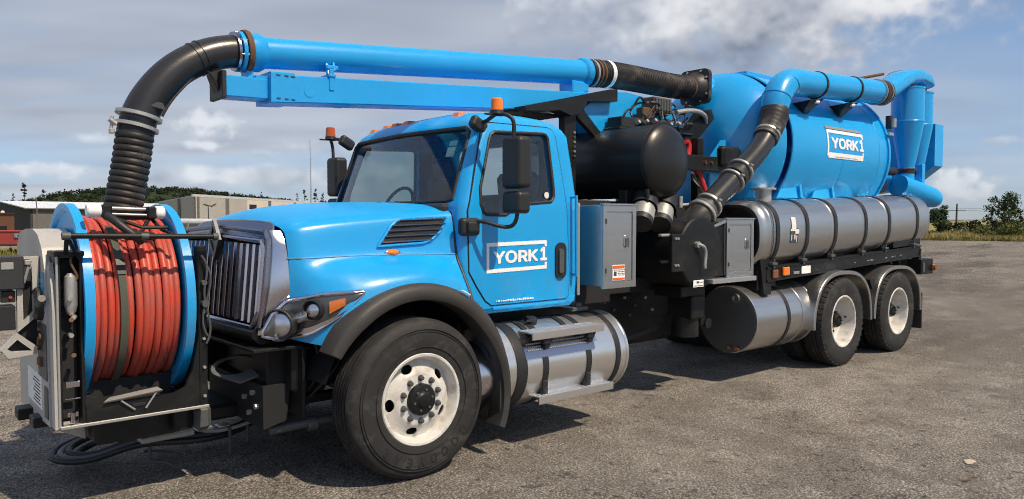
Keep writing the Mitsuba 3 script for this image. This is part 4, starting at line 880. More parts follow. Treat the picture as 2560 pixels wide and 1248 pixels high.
# flexible suction hose to the tank --------------------------------------------
h_ = smooth_path([(2.92, YC, 3.208), (3.3, YC, 3.235), (3.8, YC, 3.24), (4.3, YC, 3.24), (4.72, YC, 3.262)], 480)
rr = .124 + .015 * np.abs(np.sin(np.arange(480) * math.pi / 8.0))
RH = key_of(TR, 'roof_suction_hose')
add(RH, 'ribbed_hose', tube(h_, rr, 32), 'hose_rubber', 40)
for x_, mt in ((2.965, 'galvanised'), (3.02, 'rust_brown'), (3.075, 'rust_brown'), (3.19, 'sign_white'), (3.215, 'sign_white'), (4.60, 'rust_brown')):
    i = int(np.argmin(abs(h_[:, 0] - x_))); tg = h_[min(i + 1, 479)] - h_[i - 1]
    add(RH, 'hose_clamp', lathe([(-.014, .128), (-.012, .142), (.012, .142), (.014, .128)], h_[i], tg, 40), mt, 30)
fl = affinity.translate(rpoly(-.20, .20, -.20, .20, .07), YC, 3.275)
add(RH, 'flange_plate', extr(fl.difference(Point(YC, 3.275).buffer(.11)), 'yz', 4.74, 4.80), 'plastic_black', False)
add(RH, 'flange_shroud', loft([[(4.60 + .16 * t_, YC + (math.cos(a) * (.14 + .07 * t_ ** 2)), 3.262 + math.sin(a) * (.14 + .07 * t_ ** 2)) for a in np.linspace(0, 2 * np.pi, 33)[:-1]] for t_ in np.linspace(0, 1, 7)]), 'plastic_black')
for a in np.arange(8) * math.pi / 4 + .4:
    add(RH, 'flange_bolt', cyl((4.745, YC + .19 * max(-.9, min(.9, math.cos(a) * 1.3)), 3.275 + .19 * max(-.9, min(.9, math.sin(a) * 1.3))), (4.72, YC + .19 * max(-.9, min(.9, math.cos(a) * 1.3)), 3.275 + .19 * max(-.9, min(.9, math.sin(a) * 1.3))), .014, n=6), 'galvanised', False)
add(TR, 'tank_inlet', cyl((4.80, YC, 3.28), (5.6, YC, 3.31), .125, n=40), 'paint_blue')

# boom tip elbow and hanging hose ---------------------------------------------
EL = key_of(TR, 'boom_elbow')
ep = smooth_path([(-.665, YC, 2.905), (-.80, YC, 2.872), (-.96, YC, 2.795), (-1.10, YC, 2.685), (-1.21, YC, 2.552), (-1.275, YC, 2.44), (-1.305, YC, 2.35)], 60)
add(EL, 'pipe', tube(ep, .113, 40), 'pipe_black', 40)
def ring_at(path, i, prof, mat, nm, par):
    tg = path[min(i + 1, len(path) - 1)] - path[max(i - 1, 0)]
    return add(par, nm, lathe(prof, path[i], tg, 44), mat, 30)
ring_at(ep, 16, [(-.006, .112), (-.004, .119), (.004, .119), (.006, .112)], 'pipe_black', 'band', EL)
ring_at(ep, 19, [(-.006, .112), (-.004, .119), (.004, .119), (.006, .112)], 'pipe_black', 'band', EL)
add(EL, 'wear_patch', cat(hull([(-1.255, 1.105, 2.455), (-1.165, 1.105, 2.435), (-1.255, 1.14, 2.465), (-1.165, 1.14, 2.45), (-1.22, 1.10, 2.48), (-1.18, 1.10, 2.475), (-1.20, 1.14, 2.49)])), 'dark_grey')
gu = [ep[i] + np.array([.085, 0, -.115]) * (1 if 14 < i < 50 else .85) for i in range(14, 56, 6)]
add(EL, 'guard_rod', tube(smooth_path([(-.79, 1.16, 2.60), (-.83, 1.16, 2.68), (-.88, 1.16, 2.735), (-.99, 1.16, 2.655), (-1.08, 1.16, 2.55), (-1.145, 1.16, 2.45), (-1.17, 1.16, 2.40)], 40), .008, 8), 'plastic_black')
add(EL, 'gusset', extr(Polygon([(-.85, 2.79), (-.79, 2.80), (-.77, 2.72), (-.77, 2.57), (-.80, 2.60), (-.845, 2.72)]), 'xz', YC - .05, YC + .05), 'plastic_black', False)
tip_d = ep[-1] - ep[-2]
lower = smooth_path([(-1.303, YC, 2.36), (-1.325, YC, 2.26), (-1.345, YC, 2.12), (-1.375, YC, 1.95), (-1.405, YC, 1.78), (-1.415, YC, 1.66)], 320)
add(EL, 'flange', lathe([(-.012, .10), (-.012, .142), (.010, .142), (.010, .10)], (-1.298, YC, 2.395), tip_d, 48), 'galvanised', 30)
add(EL, 'flange', lathe([(-.010, .10), (-.010, .134), (.012, .134), (.012, .10)], (-1.312, YC, 2.325), tip_d, 48), 'galvanised', 30)
add(EL, 'clamp_lever', cat(cyl((-1.46, YC - .02, 2.38), (-1.47, YC - .02, 2.28), .010), cyl((-1.44, YC - .03, 2.33), (-1.48, YC - .03, 2.36), .016), rbox(-1.48, -1.45, YC - .04, YC, 2.27, 2.30, .004)), 'galvanised')
add(EL, 'dark_spool', lathe([(0, .112), (.10, .112)], (-1.303, YC, 2.36), tip_d, 40), 'pipe_black')
HH = key_of(TR, 'hanging_hose')
ph = np.arange(320); rr = .106 + .011 * np.abs(np.sin(ph * math.pi / 19.0)) ** .6
rr[:34] = .113
add(HH, 'corrugated_hose', tube(lower, rr, 36), 'hose_rubber', 40)

# debris tank -------------------------------------------------------------------
DT = key_of(TR, 'debris_tank'); dz, dr_, dx0, dx1 = 2.595, .912, 5.35, 7.85
add(DT, 'shell', lathe([(0, dr_ - .012), (.004, dr_), (dx1 - dx0, dr_)], (dx0, YC, dz), (1, 0, 0), 128), 'paint_blue', 40)
hp = [(-.62 * math.sqrt(max(0, 1 - (r / dr_) ** 2.3)), r) for r in np.linspace(0, dr_ - .012, 22)]
add(DT, 'front_head', lathe(hp, (dx0, YC, dz), (1, 0, 0), 128), 'paint_blue', 40)
add(DT, 'rear_door', lathe([(0, dr_ + .0), (.0, dr_ + .022), (.05, dr_ + .022), (.06, dr_ - .02), (.22, dr_ * .75), (.32, dr_ * .4), (.35, 0)], (dx1, YC, dz), (1, 0, 0), 96), 'paint_blue', 30)
adds(DT, 'shell_seam', ([lathe([(-.008, dr_ - .001), (0, dr_ + .005), (.008, dr_ - .001)], (x_, YC, dz), (1, 0, 0), 128) for x_ in (5.37, 6.6, 7.6)]), 'paint_blue')
add(DT, 'roof_spine', cat(rbox(5.5, 7.8, 1.0, 1.44, dz + dr_ - .03, dz + dr_ + .03, .01), cyl((5.9, .72, dz + dr_ - .2), (5.95, .70, dz + dr_ - .02), .015), cyl((5.95, .70, dz + dr_ - .02), (5.93, .70, dz + dr_ + .01), .022)), 'paint_blue')
add(DT, 'side_rail', hull([(5.55, .47, 3.10), (7.5, .47, 3.10), (5.55, .62, 3.30), (7.5, .62, 3.30), (5.55, .43, 3.02), (7.5, .43, 3.02), (5.55, .6, 3.02), (7.5, .6, 3.02)]), 'paint_blue', False)
for x_ in (5.72, 6.52):
    add(DT, 'saddle_gusset', cat(hull([(x_ - .42, .47, 1.98), (x_ + .02, .45, 1.98), (x_ - .30, .46, 2.16), (x_ - .06, .45, 2.18), (x_ - .42, .62, 1.9), (x_ + .05, .62, 1.9), (x_ - .2, .60, 2.24)]), hull([(x_ + .04, .42, 1.98), (x_ + .10, .42, 1.98), (x_ - .01, .43, 2.21), (x_ + .03, .43, 2.21), (x_ + .04, .62, 1.9), (x_ + .10, .62, 1.9), (x_, .6, 2.21), (x_ + .04, .6, 2.21)])), 'paint_blue', 50)
add(DT, 'underframe', cat(rbox(5.0, 8.2, .62, 1.82, 1.45, 1.80, .02), hull([(5.5, .50, 1.9), (8.0, .5, 1.9), (5.5, .62, 2.14), (8.0, .62, 2.14), (5.5, .8, 1.8), (8.0, .8, 1.8)])), 'paint_blue', False)
def wrap(m, z_mid):
    m = m.copy(); v = m.vertices.copy(); a = (v[:, 2] - z_mid) / dr_ ; a0 = math.asin((z_mid - dz) / dr_)
    r = dr_ + .003 - v[:, 1]; v = np.c_[v[:, 0], YC - r * np.cos(a + a0), dz + r * np.sin(a + a0)]
    return trimesh.Trimesh(v, m.faces, process=False)
bars, w1, w2 = logo(6.16, 7.12, 2.50, 2.82, .004)
def finez(m): return m.subdivide().subdivide()
sgn = [finez(b_) for b_ in bars] + [rbox(6.16 + .03, 7.12, -.004, 0, 2.475, 2.507, .0005)]
k1 = key_of(DT, 'tank_sign')
add(k1, 'frame', wrap(cat(sgn), 2.66), 'sign_white', False); add(k1, 'lettering', wrap(cat(w1, w2), 2.66), 'sign_white', False)
add(k1, 'top_strip', wrap(rbox(6.14, 7.08, -.006, 0, 2.83, 2.862, .0005), 2.66), 'galvanised', False)
b = []; xx = 6.36
while xx < 6.95:
    w_ = rng.uniform(.01, .03); b.append(rbox(xx, xx + w_, -.006, -.003, 2.487, 2.497, .0005)); xx += w_ + .010
add(k1, 'small_print', wrap(cat(b), 2.66), 'label_blue', False)
# air pipe along the tank top ------------------------------------------------------
AP = key_of(TR, 'air_pipe')
pp = np.array([(4.93, .30, 2.93), (4.97, .30, 3.05), (5.06, .30, 3.17), (5.22, .30, 3.255), (5.40, .30, 3.275), (6.4, .30, 3.335), (7.42, .30, 3.395)])
add(AP, 'pipe', tube(np.vstack([smooth_path(pp[:5], 22), smooth_path(pp[4:], 20)[1:]]), np.interp(np.linspace(0, 1, 41), [0, .1, 1], [.145, .155, .150]), 44), 'paint_blue', 40)
add(AP, 'mitre_seam', cat([lathe([(-.006, .150), (0, .163), (.006, .150)], p_, d_, 44) for p_, d_ in (((4.975, .30, 3.06), (.5, 0, 1)), ((5.16, .30, 3.225), (1, 0, .9)))]), 'paint_blue')
for x_, z_ in ((5.83, 3.30), (6.72, 3.352)):
    add(AP, 'pipe_strap', lathe([(-.020, .150), (-.018, .162), (.018, .162), (.020, .150)], (x_, .30, z_), (1, 0, .06), 48), 'plastic_black', 30)
    add(AP, 'saddle', cat(hull([(x_ - .25, .22, z_ - .20), (x_ + .02, .20, z_ - .17), (x_ - .25, .45, z_ - .22), (x_ + .02, .45, z_ - .2), (x_ - .22, .30, z_ - .28), (x_ - .10, .40, z_ - .34), (x_ - .02, .40, z_ - .34)])), 'paint_black', False)
    add(AP, 'saddle_bolt', cyl((x_ - .12, .235, z_ - .215), (x_ - .06, .225, z_ - .21), .018, n=10), 'sign_white')
add(AP, 'sleeve', lathe([(-.09, .155), (-.085, .160), (.085, .160), (.09, .155)], (7.52, .30, 3.40), (1, 0, .06), 48), 'hose_rubber', 30)
for t_ in (-.11, -.07, .07, .10):
    add(AP, 'hose_clamp', lathe([(-.012, .152), (-.01, .168), (.01, .168), (.012, .152)], (7.52 + t_, .30, 3.40 + t_ * .06), (1, 0, .06), 48), 'galvanised' if t_ in (.07, -.11) else 'plastic_black', 30)
add(AP, 'transition', loft([[(x_, yc_ + hw * (abs(math.cos(a)) ** p_) * np.sign(math.cos(a)), zc_ + hh * (abs(math.sin(a)) ** p_) * np.sign(math.sin(a))) for a in np.linspace(0, 2 * np.pi, 41)[:-1]]
     for x_, yc_, zc_, hw, hh, p_ in ((7.60, .30, 3.405, .148, .148, 1), (7.85, .31, 3.49, .155, .145, .95), (8.1, .33, 3.60, .18, .13, .8), (8.4, .37, 3.71, .21, .105, .6), (8.75, .40, 3.755, .22, .095, .55), (9.05, .42, 3.74, .22, .090, .6), (9.22, .43, 3.70, .20, .065, .8), (9.26, .43, 3.68, .17, .03, .9))]), 'paint_blue', 40)
add(AP, 'roof_rail', cat(tube([(7.3, .95, 3.56), (8.4, .62, 3.80)], .02, 8), rbox(9.0, 9.25, .35, .45, 3.62, 3.66, .004)), 'rust_brown')
# cyclones ---------------------------------------------------------------------------
for (x_, y_, r_) in ((8.60, .36, .215), (9.15, .44, .205)):
    cy_ = key_of(TR, 'cyclone')
    add(cy_, 'inlet_neck', cyl((x_, y_, 3.56), (x_, y_, 3.70), r_ * .55, n=28), 'dark_grey')
    add(cy_, 'barrel', lathe([(0, 0), (-.004, r_ * 1.03), (.02, r_ * 1.03), (.02, r_), (.46, r_)], (x_, y_, 3.58), (0, 0, -1), 56), 'paint_blue', 35)
    add(cy_, 'cone', lathe([(.46, r_), (.475, r_ * 1.03), (.49, r_), (1.10, r_ * .50), (1.13, r_ * .50)], (x_, y_, 3.58), (0, 0, -1), 56), 'paint_blue', 35)
    add(cy_, 'sleeve', lathe([(1.13, r_ * .52), (1.20, r_ * .52)], (x_, y_, 3.58), (0, 0, -1), 40), 'hose_rubber', 30)
    add(cy_, 'clamp', lathe([(1.135, r_ * .53), (1.14, r_ * .56), (1.15, r_ * .53)], (x_, y_, 3.58), (0, 0, -1), 40), 'rust_brown', 30)
    add(cy_, 'outlet', lathe([(1.20, r_ * .48), (1.42, r_ * .48)], (x_, y_, 3.58), (0, 0, -1), 40), 'paint_blue', 30)
add(TR, 'cyclone_brace', cat(rbox(8.80, 8.90, .22, .30, 2.20, 2.52, .006), rbox(7.9, 8.6, .5, .7, 2.3, 2.4, .01)), 'paint_blue', False)
add(TR, 'dust_spout', cat(lathe([(0, 0), (0, .150), (.02, .158), (.72, .150), (.84, .120), (.845, 0)], (8.38, .38, 2.205), (.80, -.20, -.185), 44)), 'paint_blue', 30)
RB = key_of(TR, 'rear_filter_box')
add(RB, 'box', extr(Polygon([(.36, 3.17), (.36, 2.54), (.80, 2.20), (1.60, 2.10), (2.05, 2.5), (2.05, 3.17)]), 'yz', 9.62, 9.94), 'paint_blue', False)
add(RB, 'corner_trim', rbox(9.45, 9.62, .40, .8, 3.12, 3.22, .02), 'rust_brown', False)
adds(TR, 'rear_pipework', (cyl((7.9, .42, 2.4), (8.3, .42, 2.4), .06), cyl((8.0, .36, 2.97), (8.0, .36, 3.14), .045), rbox(7.85, 7.98, .34, .40, 2.86, 2.90, .005), cyl((7.95, .5, 2.2), (8.3, .6, 2.2), .10)), 'plastic_black')
add(TR, 'rear_fitting', cat(cyl((8.00, .30, 2.98), (8.0, .30, 3.10), .035), rbox(7.84, 7.97, .28, .31, 2.86, 2.90, .005)), 'galvanised')

# black bend hose from pipe to drum -----------------------------------------------------
BH = key_of(TR, 'side_suction_hose')
bp_ = smooth_path([(4.94, .30, 2.93), (4.86, .29, 2.77), (4.72, .28, 2.60), (4.53, .27, 2.44), (4.30, .26, 2.29), (4.04, .25, 2.12), (3.78, .24, 1.96), (3.50, .23, 1.785)], 120)
add(BH, 'rubber_boot', tube(bp_[:27], np.interp(np.arange(27), [0, 5, 22, 26], [.152, .155, .128, .126]) + .003 * np.abs(np.sin(np.arange(27) * .9)), 36), 'hose_rubber', 40)
add(BH, 'pipe', tube(bp_[24:], .116, 40), 'pipe_black', 40)
for i, w_, r_, mt in ((21, .018, .138, 'galvanised'), (25, .016, .136, 'dark_grey'), (66, .016, .140, 'galvanised'), (74, .03, .133, 'hose_rubber'), (79, .014, .140, 'galvanised'), (110, .018, .140, 'galvanised'), (116, .022, .138, 'dark_grey')):
    add(BH, 'hose_clamp', lathe([(-w_, .115), (-w_, r_ - .006), (-w_ + .006, r_), (w_ - .006, r_), (w_, r_ - .006), (w_, .115)], bp_[i], bp_[min(i + 1, 119)] - bp_[i - 1], 44), mt, 30)
    if mt == 'galvanised':
        t_ = bp_[i + 1] - bp_[i - 1]; c_ = bp_[i] + np.array([-.02, -.138, .03]); add(BH, 'clamp_screw', cyl(c_ - [.02, 0, -.03], c_ + [.03, 0, .02], .012, n=8), 'galvanised')
add(BH, 'lower_elbow', tube(smooth_path([(3.52, .23, 1.80), (3.44, .235, 1.745), (3.38, .27, 1.68), (3.34, .33, 1.58)], 24), .126, 36), 'hose_rubber', 40)
add(BH, 'lower_ring', lathe([(-.035, .12), (-.035, .150), (-.015, .156), (.0, .150), (.0, .12)], bp_[-1] + [-.02, 0, -.012], bp_[-1] - bp_[-3], 44), 'galvanised', 30)
# bracket wall between air receiver and tank with red and blue bits ---------------------------
add(TR, 'hose_bracket', cat(rbox(3.75, 4.75, .62, .68, 2.24, 2.40, .008), rbox(4.35, 4.7, .55, .66, 2.30, 2.52, .03), rbox(4.1, 4.2, .70, .80, 1.5, 2.6, .01)), 'paint_black', False)
for x_ in (4.10, 4.22):
    add(TR, 'bracket_bolt', cyl((x_, .62, 2.33), (x_, .60, 2.33), .020, n=8), 'brass', False)
add(TR, 'red_handle', cat(tube(smooth_path([(4.02, .80, 2.56), (4.06, .80, 2.48), (4.03, .80, 2.38), (4.05, .80, 2.30)], 16), .038, 12)), 'red_paint')
add(TR, 'red_pipe', cyl((4.10, .72, 2.28), (4.30, .70, 1.9), .036, n=16), 'red_paint')
add(TR, 'front_bracket', cat(hull([(4.45, .75, 2.40), (4.7, .75, 2.40), (4.68, .75, 2.62), (4.45, .82, 2.40), (4.7, .82, 2.40), (4.68, .82, 2.62)]), rbox(4.36, 4.72, .74, .80, 1.95, 2.25, .01)), 'paint_blue', False)
add(TR, 'cable_loop', cat(tube(wig((3.72, .5, 2.2), (3.95, .5, 1.85), .02, 5), .014, 8), tube(wig((3.8, .55, 2.2), (4.1, .5, 1.9), .05, 6), .012, 8)), 'plastic_black')

# water tank ------------------------------------------------------------------------------
WT = key_of(TR, 'water_tank'); TILT = .036
def wsec(x_, k=1.0, n=96, grow=0.0):
    zc_ = 1.566 + (x_ - 4.4) * TILT; out = []
    for a in np.linspace(0, 2 * np.pi, n + 1)[:-1]:
        c, s = math.cos(a), math.sin(a); e = 2 / 2.7
        out.append((x_, .425 + ((.375 + grow) * k) * np.sign(c) * abs(c) ** e, zc_ + ((.355 + grow) * k) * np.sign(s) * abs(s) ** e))
    return out
add(WT, 'shell', loft([wsec(4.30, .70), wsec(4.33, .88), wsec(4.38, .97), wsec(4.41, 1.0)] + [wsec(x_, 1.0) for x_ in np.linspace(4.6, 8.5, 9)] + [wsec(8.62, .985), wsec(8.70, .94), wsec(8.76, .82), wsec(8.78, .6)]), 'stainless', 35)
for x_ in (4.60, 5.22, 5.88, 6.66, 7.33, 8.22):
    add(WT, 'strap', loft([wsec(x_ - .034, 1, 96, .001), wsec(x_ - .034, 1, 96, .008), wsec(x_ - .028, 1, 96, .011), wsec(x_ + .028, 1, 96, .011), wsec(x_ + .034, 1, 96, .008), wsec(x_ + .034, 1, 96, .001)], cap=False), 'plastic_black', 30)
    add(WT, 'strap_bolt', cat(rbox(x_ - .05, x_ + .05, .07, .12, 1.235 + (x_ - 4.4) * TILT, 1.262 + (x_ - 4.4) * TILT, .004), cyl((x_, .09, 1.20 + (x_ - 4.4) * TILT), (x_, .09, 1.30 + (x_ - 4.4) * TILT), .012)), 'dark_grey')
for x_ in (4.47, 5.80, 7.25):
    add(WT, 'seam', loft([wsec(x_ - .009, 1, 96, -.001), wsec(x_, 1, 96, .005), wsec(x_ + .009, 1, 96, -.001)], cap=False), 'stainless', 30)
add(WT, 'dark_end', loft([wsec(4.285, .3), wsec(4.292, .80), wsec(4.31, .90)]), 'paint_black', 30)
add(WT, 'filler_neck', cat(cyl((4.93, .42, 1.90), (4.93, .42, 2.06), .085, n=32), cyl((4.93, .42, 2.055), (4.93, .42, 2.075), .135, n=32)), 'galvanised')
add(WT, 'sight_tube', cat(tube([(x_, y_, z_) for x_, y_, z_ in [tuple(np.array(wsec(4.50, 1.0, 96, .012))[i]) for i in range(26, 60)]], .006, 6), cyl((4.50, .19, 1.90), (4.47, .17, 1.93), .015)), 'dark_grey')
lb = []
def wpatch(x0, x1, z0, z1, off):
    P = []
    for x_ in (x0, x1):
        s_ = np.array(wsec(x_, 1, 400, off)); s_ = s_[(s_[:, 1] < .425)]; s_ = s_[np.argsort(s_[:, 2])]
        zz = np.linspace(z0, z1, 8) ; P.append([(x_, np.interp(q_, s_[:, 2], s_[:, 1]), q_) for q_ in zz])
    return grid(np.array(P))
add(WT, 'worn_label', cat(wpatch(4.85, 5.02, 1.47, 1.63, .0035)), 'label_dark', True, label='torn dark label on the water tank')
add(WT, 'label_scrap', cat(wpatch(4.88, 4.97, 1.60, 1.75, .0055), wpatch(4.855, 4.895, 1.60, 1.625, .0055), wpatch(4.95, 5.03, 1.57, 1.62, .0055), wpatch(4.87, 4.885, 1.50, 1.56, .0055), wpatch(4.93, 4.955, 1.51, 1.56, .0055), wpatch(4.975, 4.99, 1.48, 1.55, .0055)), 'paper_label', True)
# rail under it -----------------------------------------------------------------------------
RL = key_of(TR, 'side_rail')
def rz(x_, z_): return z_ + (x_ - 4.53) * TILT
def railbox(x0, x1, y0, y1, za, zb):
    return hull([(x_, y_, rz(x_, z_)) for x_ in (x0, x1) for y_ in (y0, y1) for z_ in (za, zb)])
add(RL, 'beam', cat(railbox(4.50, 8.50, .115, .135, 1.075, 1.215), railbox(4.50, 8.50, .10, .30, 1.205, 1.222), railbox(4.50, 8.50, .10, .30, 1.068, 1.084)), 'paint_black', False)
add(RL, 'tank_cradle', cat([railbox(x_ - .06, x_ + .06, .12, .9, 1.12, 1.30) for x_ in (4.6, 5.22, 5.88, 6.66, 7.33, 8.22)] + [railbox(4.45, 8.5, .22, .9, 1.14, 1.245), railbox(7.6, 8.48, .11, .3, 1.24, 1.36)]), 'paint_black', False)
add(RL, 'drop_plate', cat(hull([(4.38, .12, 1.30), (4.60, .12, 1.32), (4.46, .12, .93), (4.60, .12, .93), (4.38, .16, 1.30), (4.60, .16, 1.32), (4.46, .16, .93), (4.60, .16, .93)]), rbox(4.40, 4.62, .16, .8, .98, 1.25)), 'paint_black', False)
add(RL, 'side_lamp', cat(rbox(4.60, 4.70, .090, .116, 1.10, 1.19, .010)), 'brown_lens')
add(RL, 'amber_lamp', cat(rbox(4.80, 4.93, .085, .116, 1.12, 1.21, .022)), 'amber')
add(RL, 'data_plate', cat(rbox(5.22, 5.42, .109, .115, 1.12, 1.205, .002)), 'sign_white', False)
add(RL, 'maker_plate', rbox(5.05, 5.17, .109, .115, 1.125, 1.155, .002), 'galvanised', False)
add(RL, 'rail_slot', cat(rbox(5.78, 6.00, .112, .115, 1.150, 1.20, .001), rbox(5.50, 5.60, .112, .115, 1.15, 1.17, .001)), 'interior_dark', False)
for k in range(9):
    x_ = rng.uniform(6.1, 8.3); add(RL, 'rail_mark', rbox(x_, x_ + rng.uniform(.02, .07), .111, .115, rz(x_, 1.12), rz(x_, 1.12) + .012, .001), 'galvanised', False)
add(TR, 'rear_bumper', cat(rbox(8.52, 8.93, .10, 2.34, .955, 1.17, .008), rbox(8.3, 8.6, .3, 2.1, .9, 1.3), hull([(8.50, .1, 1.17), (8.50, .1, 1.32), (8.42, .1, 1.17), (8.5, .2, 1.17), (8.5, .2, 1.32), (8.42, .2, 1.17)])), 'paint_black', False)
add(TR, 'bumper_reflector', rbox(8.56, 8.62, .092, .101, .99, 1.12, .002), 'dark_grey', False)
add(TR, 'rear_marker', cat(cyl((8.88, .10, 1.04), (8.88, .04, 1.04), .035, n=16), rbox(8.84, 8.97, .06, .09, 1.0, 1.09, .01)), 'brown_lens')

# round side tank before the rear axle ---------------------------------------------------------
RT = key_of(TR, 'round_side_tank'); ty_, tz_, tr_ = .41, .665, .358
add(RT, 'shell', lathe([(0, tr_ - .010), (.010, tr_), (1.22, tr_), (1.23, tr_ - .012), (1.26, tr_ * .8), (1.29, 0)], (4.24, ty_, tz_), (1, 0, 0), 88), 'stainless', 35)
add(RT, 'end_plate', lathe([(.002, tr_ - .010), (-.006, tr_ * .9), (-.022, tr_ * .5), (-.025, 0)], (4.24, ty_, tz_), (1, 0, 0), 72), 'dark_grey', 35)
add(RT, 'sight_plug', cat(lathe([(0, .050), (-.03, .046), (-.03, .028), (-.012, .024)], (4.225, .30, .90), (1, 0, 0), 24), cyl((4.215, .30, .90), (4.23, .30, .90), .026)), 'stainless')
for y_, z_ in ((.36, .375), (.27, .375)):
    add(RT, 'drain_plug', cyl((4.235, y_, z_), (4.19, y_, z_), .022, n=8), 'brass', False)
add(RT, 'strap', band(4.86, .055, ty_, tz_, tr_ + .001), 'plastic_black')
add(RT, 'seam_ring', cat(band(5.16, .022, ty_, tz_, tr_ + .001), band(5.43, .03, ty_, tz_, tr_ + .001)), 'stainless')
add(RT, 'hanger', cat(rbox(4.80, 4.92, .25, .55, .98, 1.12, .006), rbox(4.4, 5.5, .5, .82, .8, 1.1, .01)), 'paint_black')
# rear mudguards ---------------------------------------------------------------------------------
def guard(cx, flip=False):
    path = smooth_path([(cx - .725, .49), (cx - .700, .72), (cx - .56, .965), (cx - .30, 1.095), (cx + .05, 1.115), (cx + .36, 1.07), (cx + .59, .92), (cx + .695, .70), (cx + .715, .49)], 48)
    t = np.gradient(path, axis=0); nrm = np.c_[-t[:, 1], t[:, 0]]; nrm /= np.linalg.norm(nrm, axis=1, keepdims=True)
    rings = []
    for p_, n_ in zip(path, nrm):
        rings.append([(p_[0] + n_[0] * o_, y_, p_[1] + n_[1] * o_) for y_, o_ in ((.005, -.035), (-.005, -.033), (-.005, .004), (.0, .008), (.62, .008), (.62, .0), (.005, -.002))])
    m = loft(rings); return mir(m) if flip else m
for x_ in RX:
    for f_ in (False, True): add(TR, 'rear_mudguard', guard(x_, f_), 'stainless', 35)
for f_ in (False, True):
    m = cat(rbox(8.29, 8.315, .0, .62, .23, .72, .005)); add(TR, 'rear_mud_flap', mir(m) if f_ else m, 'flare_rubber')
    for m in [rbox(x_ - .03, x_ + .03, .25, .82, 1.115, 1.20, .006) for x_ in (5.9, 6.4, 7.4, 7.9)] + [hull([(6.72, .02, .98), (6.88, .02, .98), (6.80, .02, .86), (6.72, .6, .98), (6.88, .6, .98), (6.80, .6, .86)])]: add(TR, 'guard_bracket', mir(m) if f_ else m, 'paint_black')
# tank on the other flank, seen under the body and from the far side
add(TR, 'far_water_tank', mir(scene and loft([wsec(4.30, .70), wsec(4.38, .97), wsec(4.41, 1.0), wsec(8.5, 1.0), wsec(8.7, .94), wsec(8.78, .6)])), 'stainless', 35)
add(TR, 'far_fuel_tank', mir(drum(.80, 2.19, fy, fz, fr_, .03)), 'aluminium', 35)

# ------------------------------------------------------------------ hose reel on the nose
RE = key_of(TR, 'hose_reel'); ry, rz_, rR = 1.25, 1.212, .612
fl_prof = [(.000, .06), (.000, .50), (-.006, .555), (-.030, .575), (-.030, rR), (.022, rR), (.026, .590), (.012, .565), (.012, .06)]
add(RE, 'flange', lathe(fl_prof, (-1.715, ry, rz_), (1, 0, 0), 120), 'paint_blue', 35)
add(RE, 'flange', lathe([(-t, r) for t, r in fl_prof], (-1.172, ry, rz_), (1, 0, 0), 120), 'paint_blue', 35)
add(RE, 'drum', cyl((-1.70, ry, rz_), (-1.19, ry, rz_), .465, n=64), 'interior_dark')
NT = 13
for k in range(NT):
    xk = -1.668 + (.452) * k / (NT - 1); A = np.linspace(0, 2 * np.pi, 97)[:-1]
    rk = .508 + .010 * math.sin(k * 2.1) + .003 * np.sin(A * 3 + k)
    P = np.c_[xk + .006 * np.sin(A + k * 1.7) + .003 * np.sin(2 * A + k), ry + rk * np.cos(A), rz_ + rk * np.sin(A)]
    add(RE, 'hose_turn', tube(P, .0205, 14, closed=True), 'hose_orange', 60)
Ar = np.radians(np.linspace(120, 250, 40))
st = np.c_[-1.545 + .02 * np.sin(np.linspace(0, 2.2, 40)), ry + .542 * np.cos(Ar), rz_ + .542 * np.sin(Ar)]
st = np.vstack([st, [(-1.56, ry - .20, rz_ - .545), (-1.575, ry - .22, rz_ - .56)]])
def ribbon(P, w_, t_):
    P = np.asarray(P); r_ = []
    for p_ in P:
        n_ = p_ - np.array([p_[0], ry, rz_]); n_ /= np.linalg.norm(n_)
        r_.append([p_ + [-w_, 0, 0], p_ + [w_, 0, 0], p_ + [w_, 0, 0] + n_ * t_, p_ + [-w_, 0, 0] + n_ * t_])
    return loft(r_)
add(RE, 'strap', ribbon(st, .020, .006), 'strap_webbing')
add(RE, 'strap_buckle', ribbon(st[9:13], .024, .014), 'plastic_black')
RF = key_of(TR, 'reel_frame')
add(RF, 'left_post', cat(rbox(-1.872, -1.855, .70, .90, .545, 1.535, .003), rbox(-1.76, -1.742, .70, .90, .545, 1.535, .003), rbox(-1.855, -1.76, .86, .90, .545, 1.5), rbox(-1.885, -1.735, .69, .90, 1.515, 1.545, .004)), 'paint_black', False)
add(RF, 'right_post', cat(rbox(-1.115, -1.062, .69, .76, .545, 1.56, .006), rbox(-1.10, -1.07, .76, 1.7, .545, 1.5, .01)), 'paint_black', False)
basepl = Polygon([(-1.742, .56), (-1.115, .56), (-1.115, 1.0), (-1.135, .88), (-1.155, .79), (-1.20, .690), (-1.27, .662), (-1.742, .655)])
add(RF, 'front_plate', extr(basepl, 'xz', .690, .715), 'paint_black', False)
add(RF, 'inner_trough', cat(rbox(-1.74, -1.11, .715, 1.7, .545, .59, .004), rbox(-1.69, -1.19, 1.0, 1.03, .58, .74, .004), rbox(-1.84, -1.70, 1.4, 1.43, .58, 1.6, .004)), 'interior_dark', False)  # floor and dark sheets added to keep the gap below the coil black
add(RF, 'bottom_lip', cat(rbox(-1.872, -1.058, .682, .72, .543, .562, .003)), 'galvanised', False)
add(RF, 'post_edge', cat(rbox(-1.878, -1.866, .694, .706, .55, 1.52, .002)), 'galvanised', False)
add(RF, 'kick_bar', cat(hull([(-1.66, .66, .675), (-1.34, .66, .70), (-1.36, .70, .715), (-1.62, .70, .69), (-1.66, .67, .665), (-1.34, .67, .69)]), tube([(-1.565, .675, .665), (-1.49, .68, .60)], .006, 6), tube([(-1.37, .675, .69), (-1.43, .68, .60)], .006, 6)), 'galvanised')
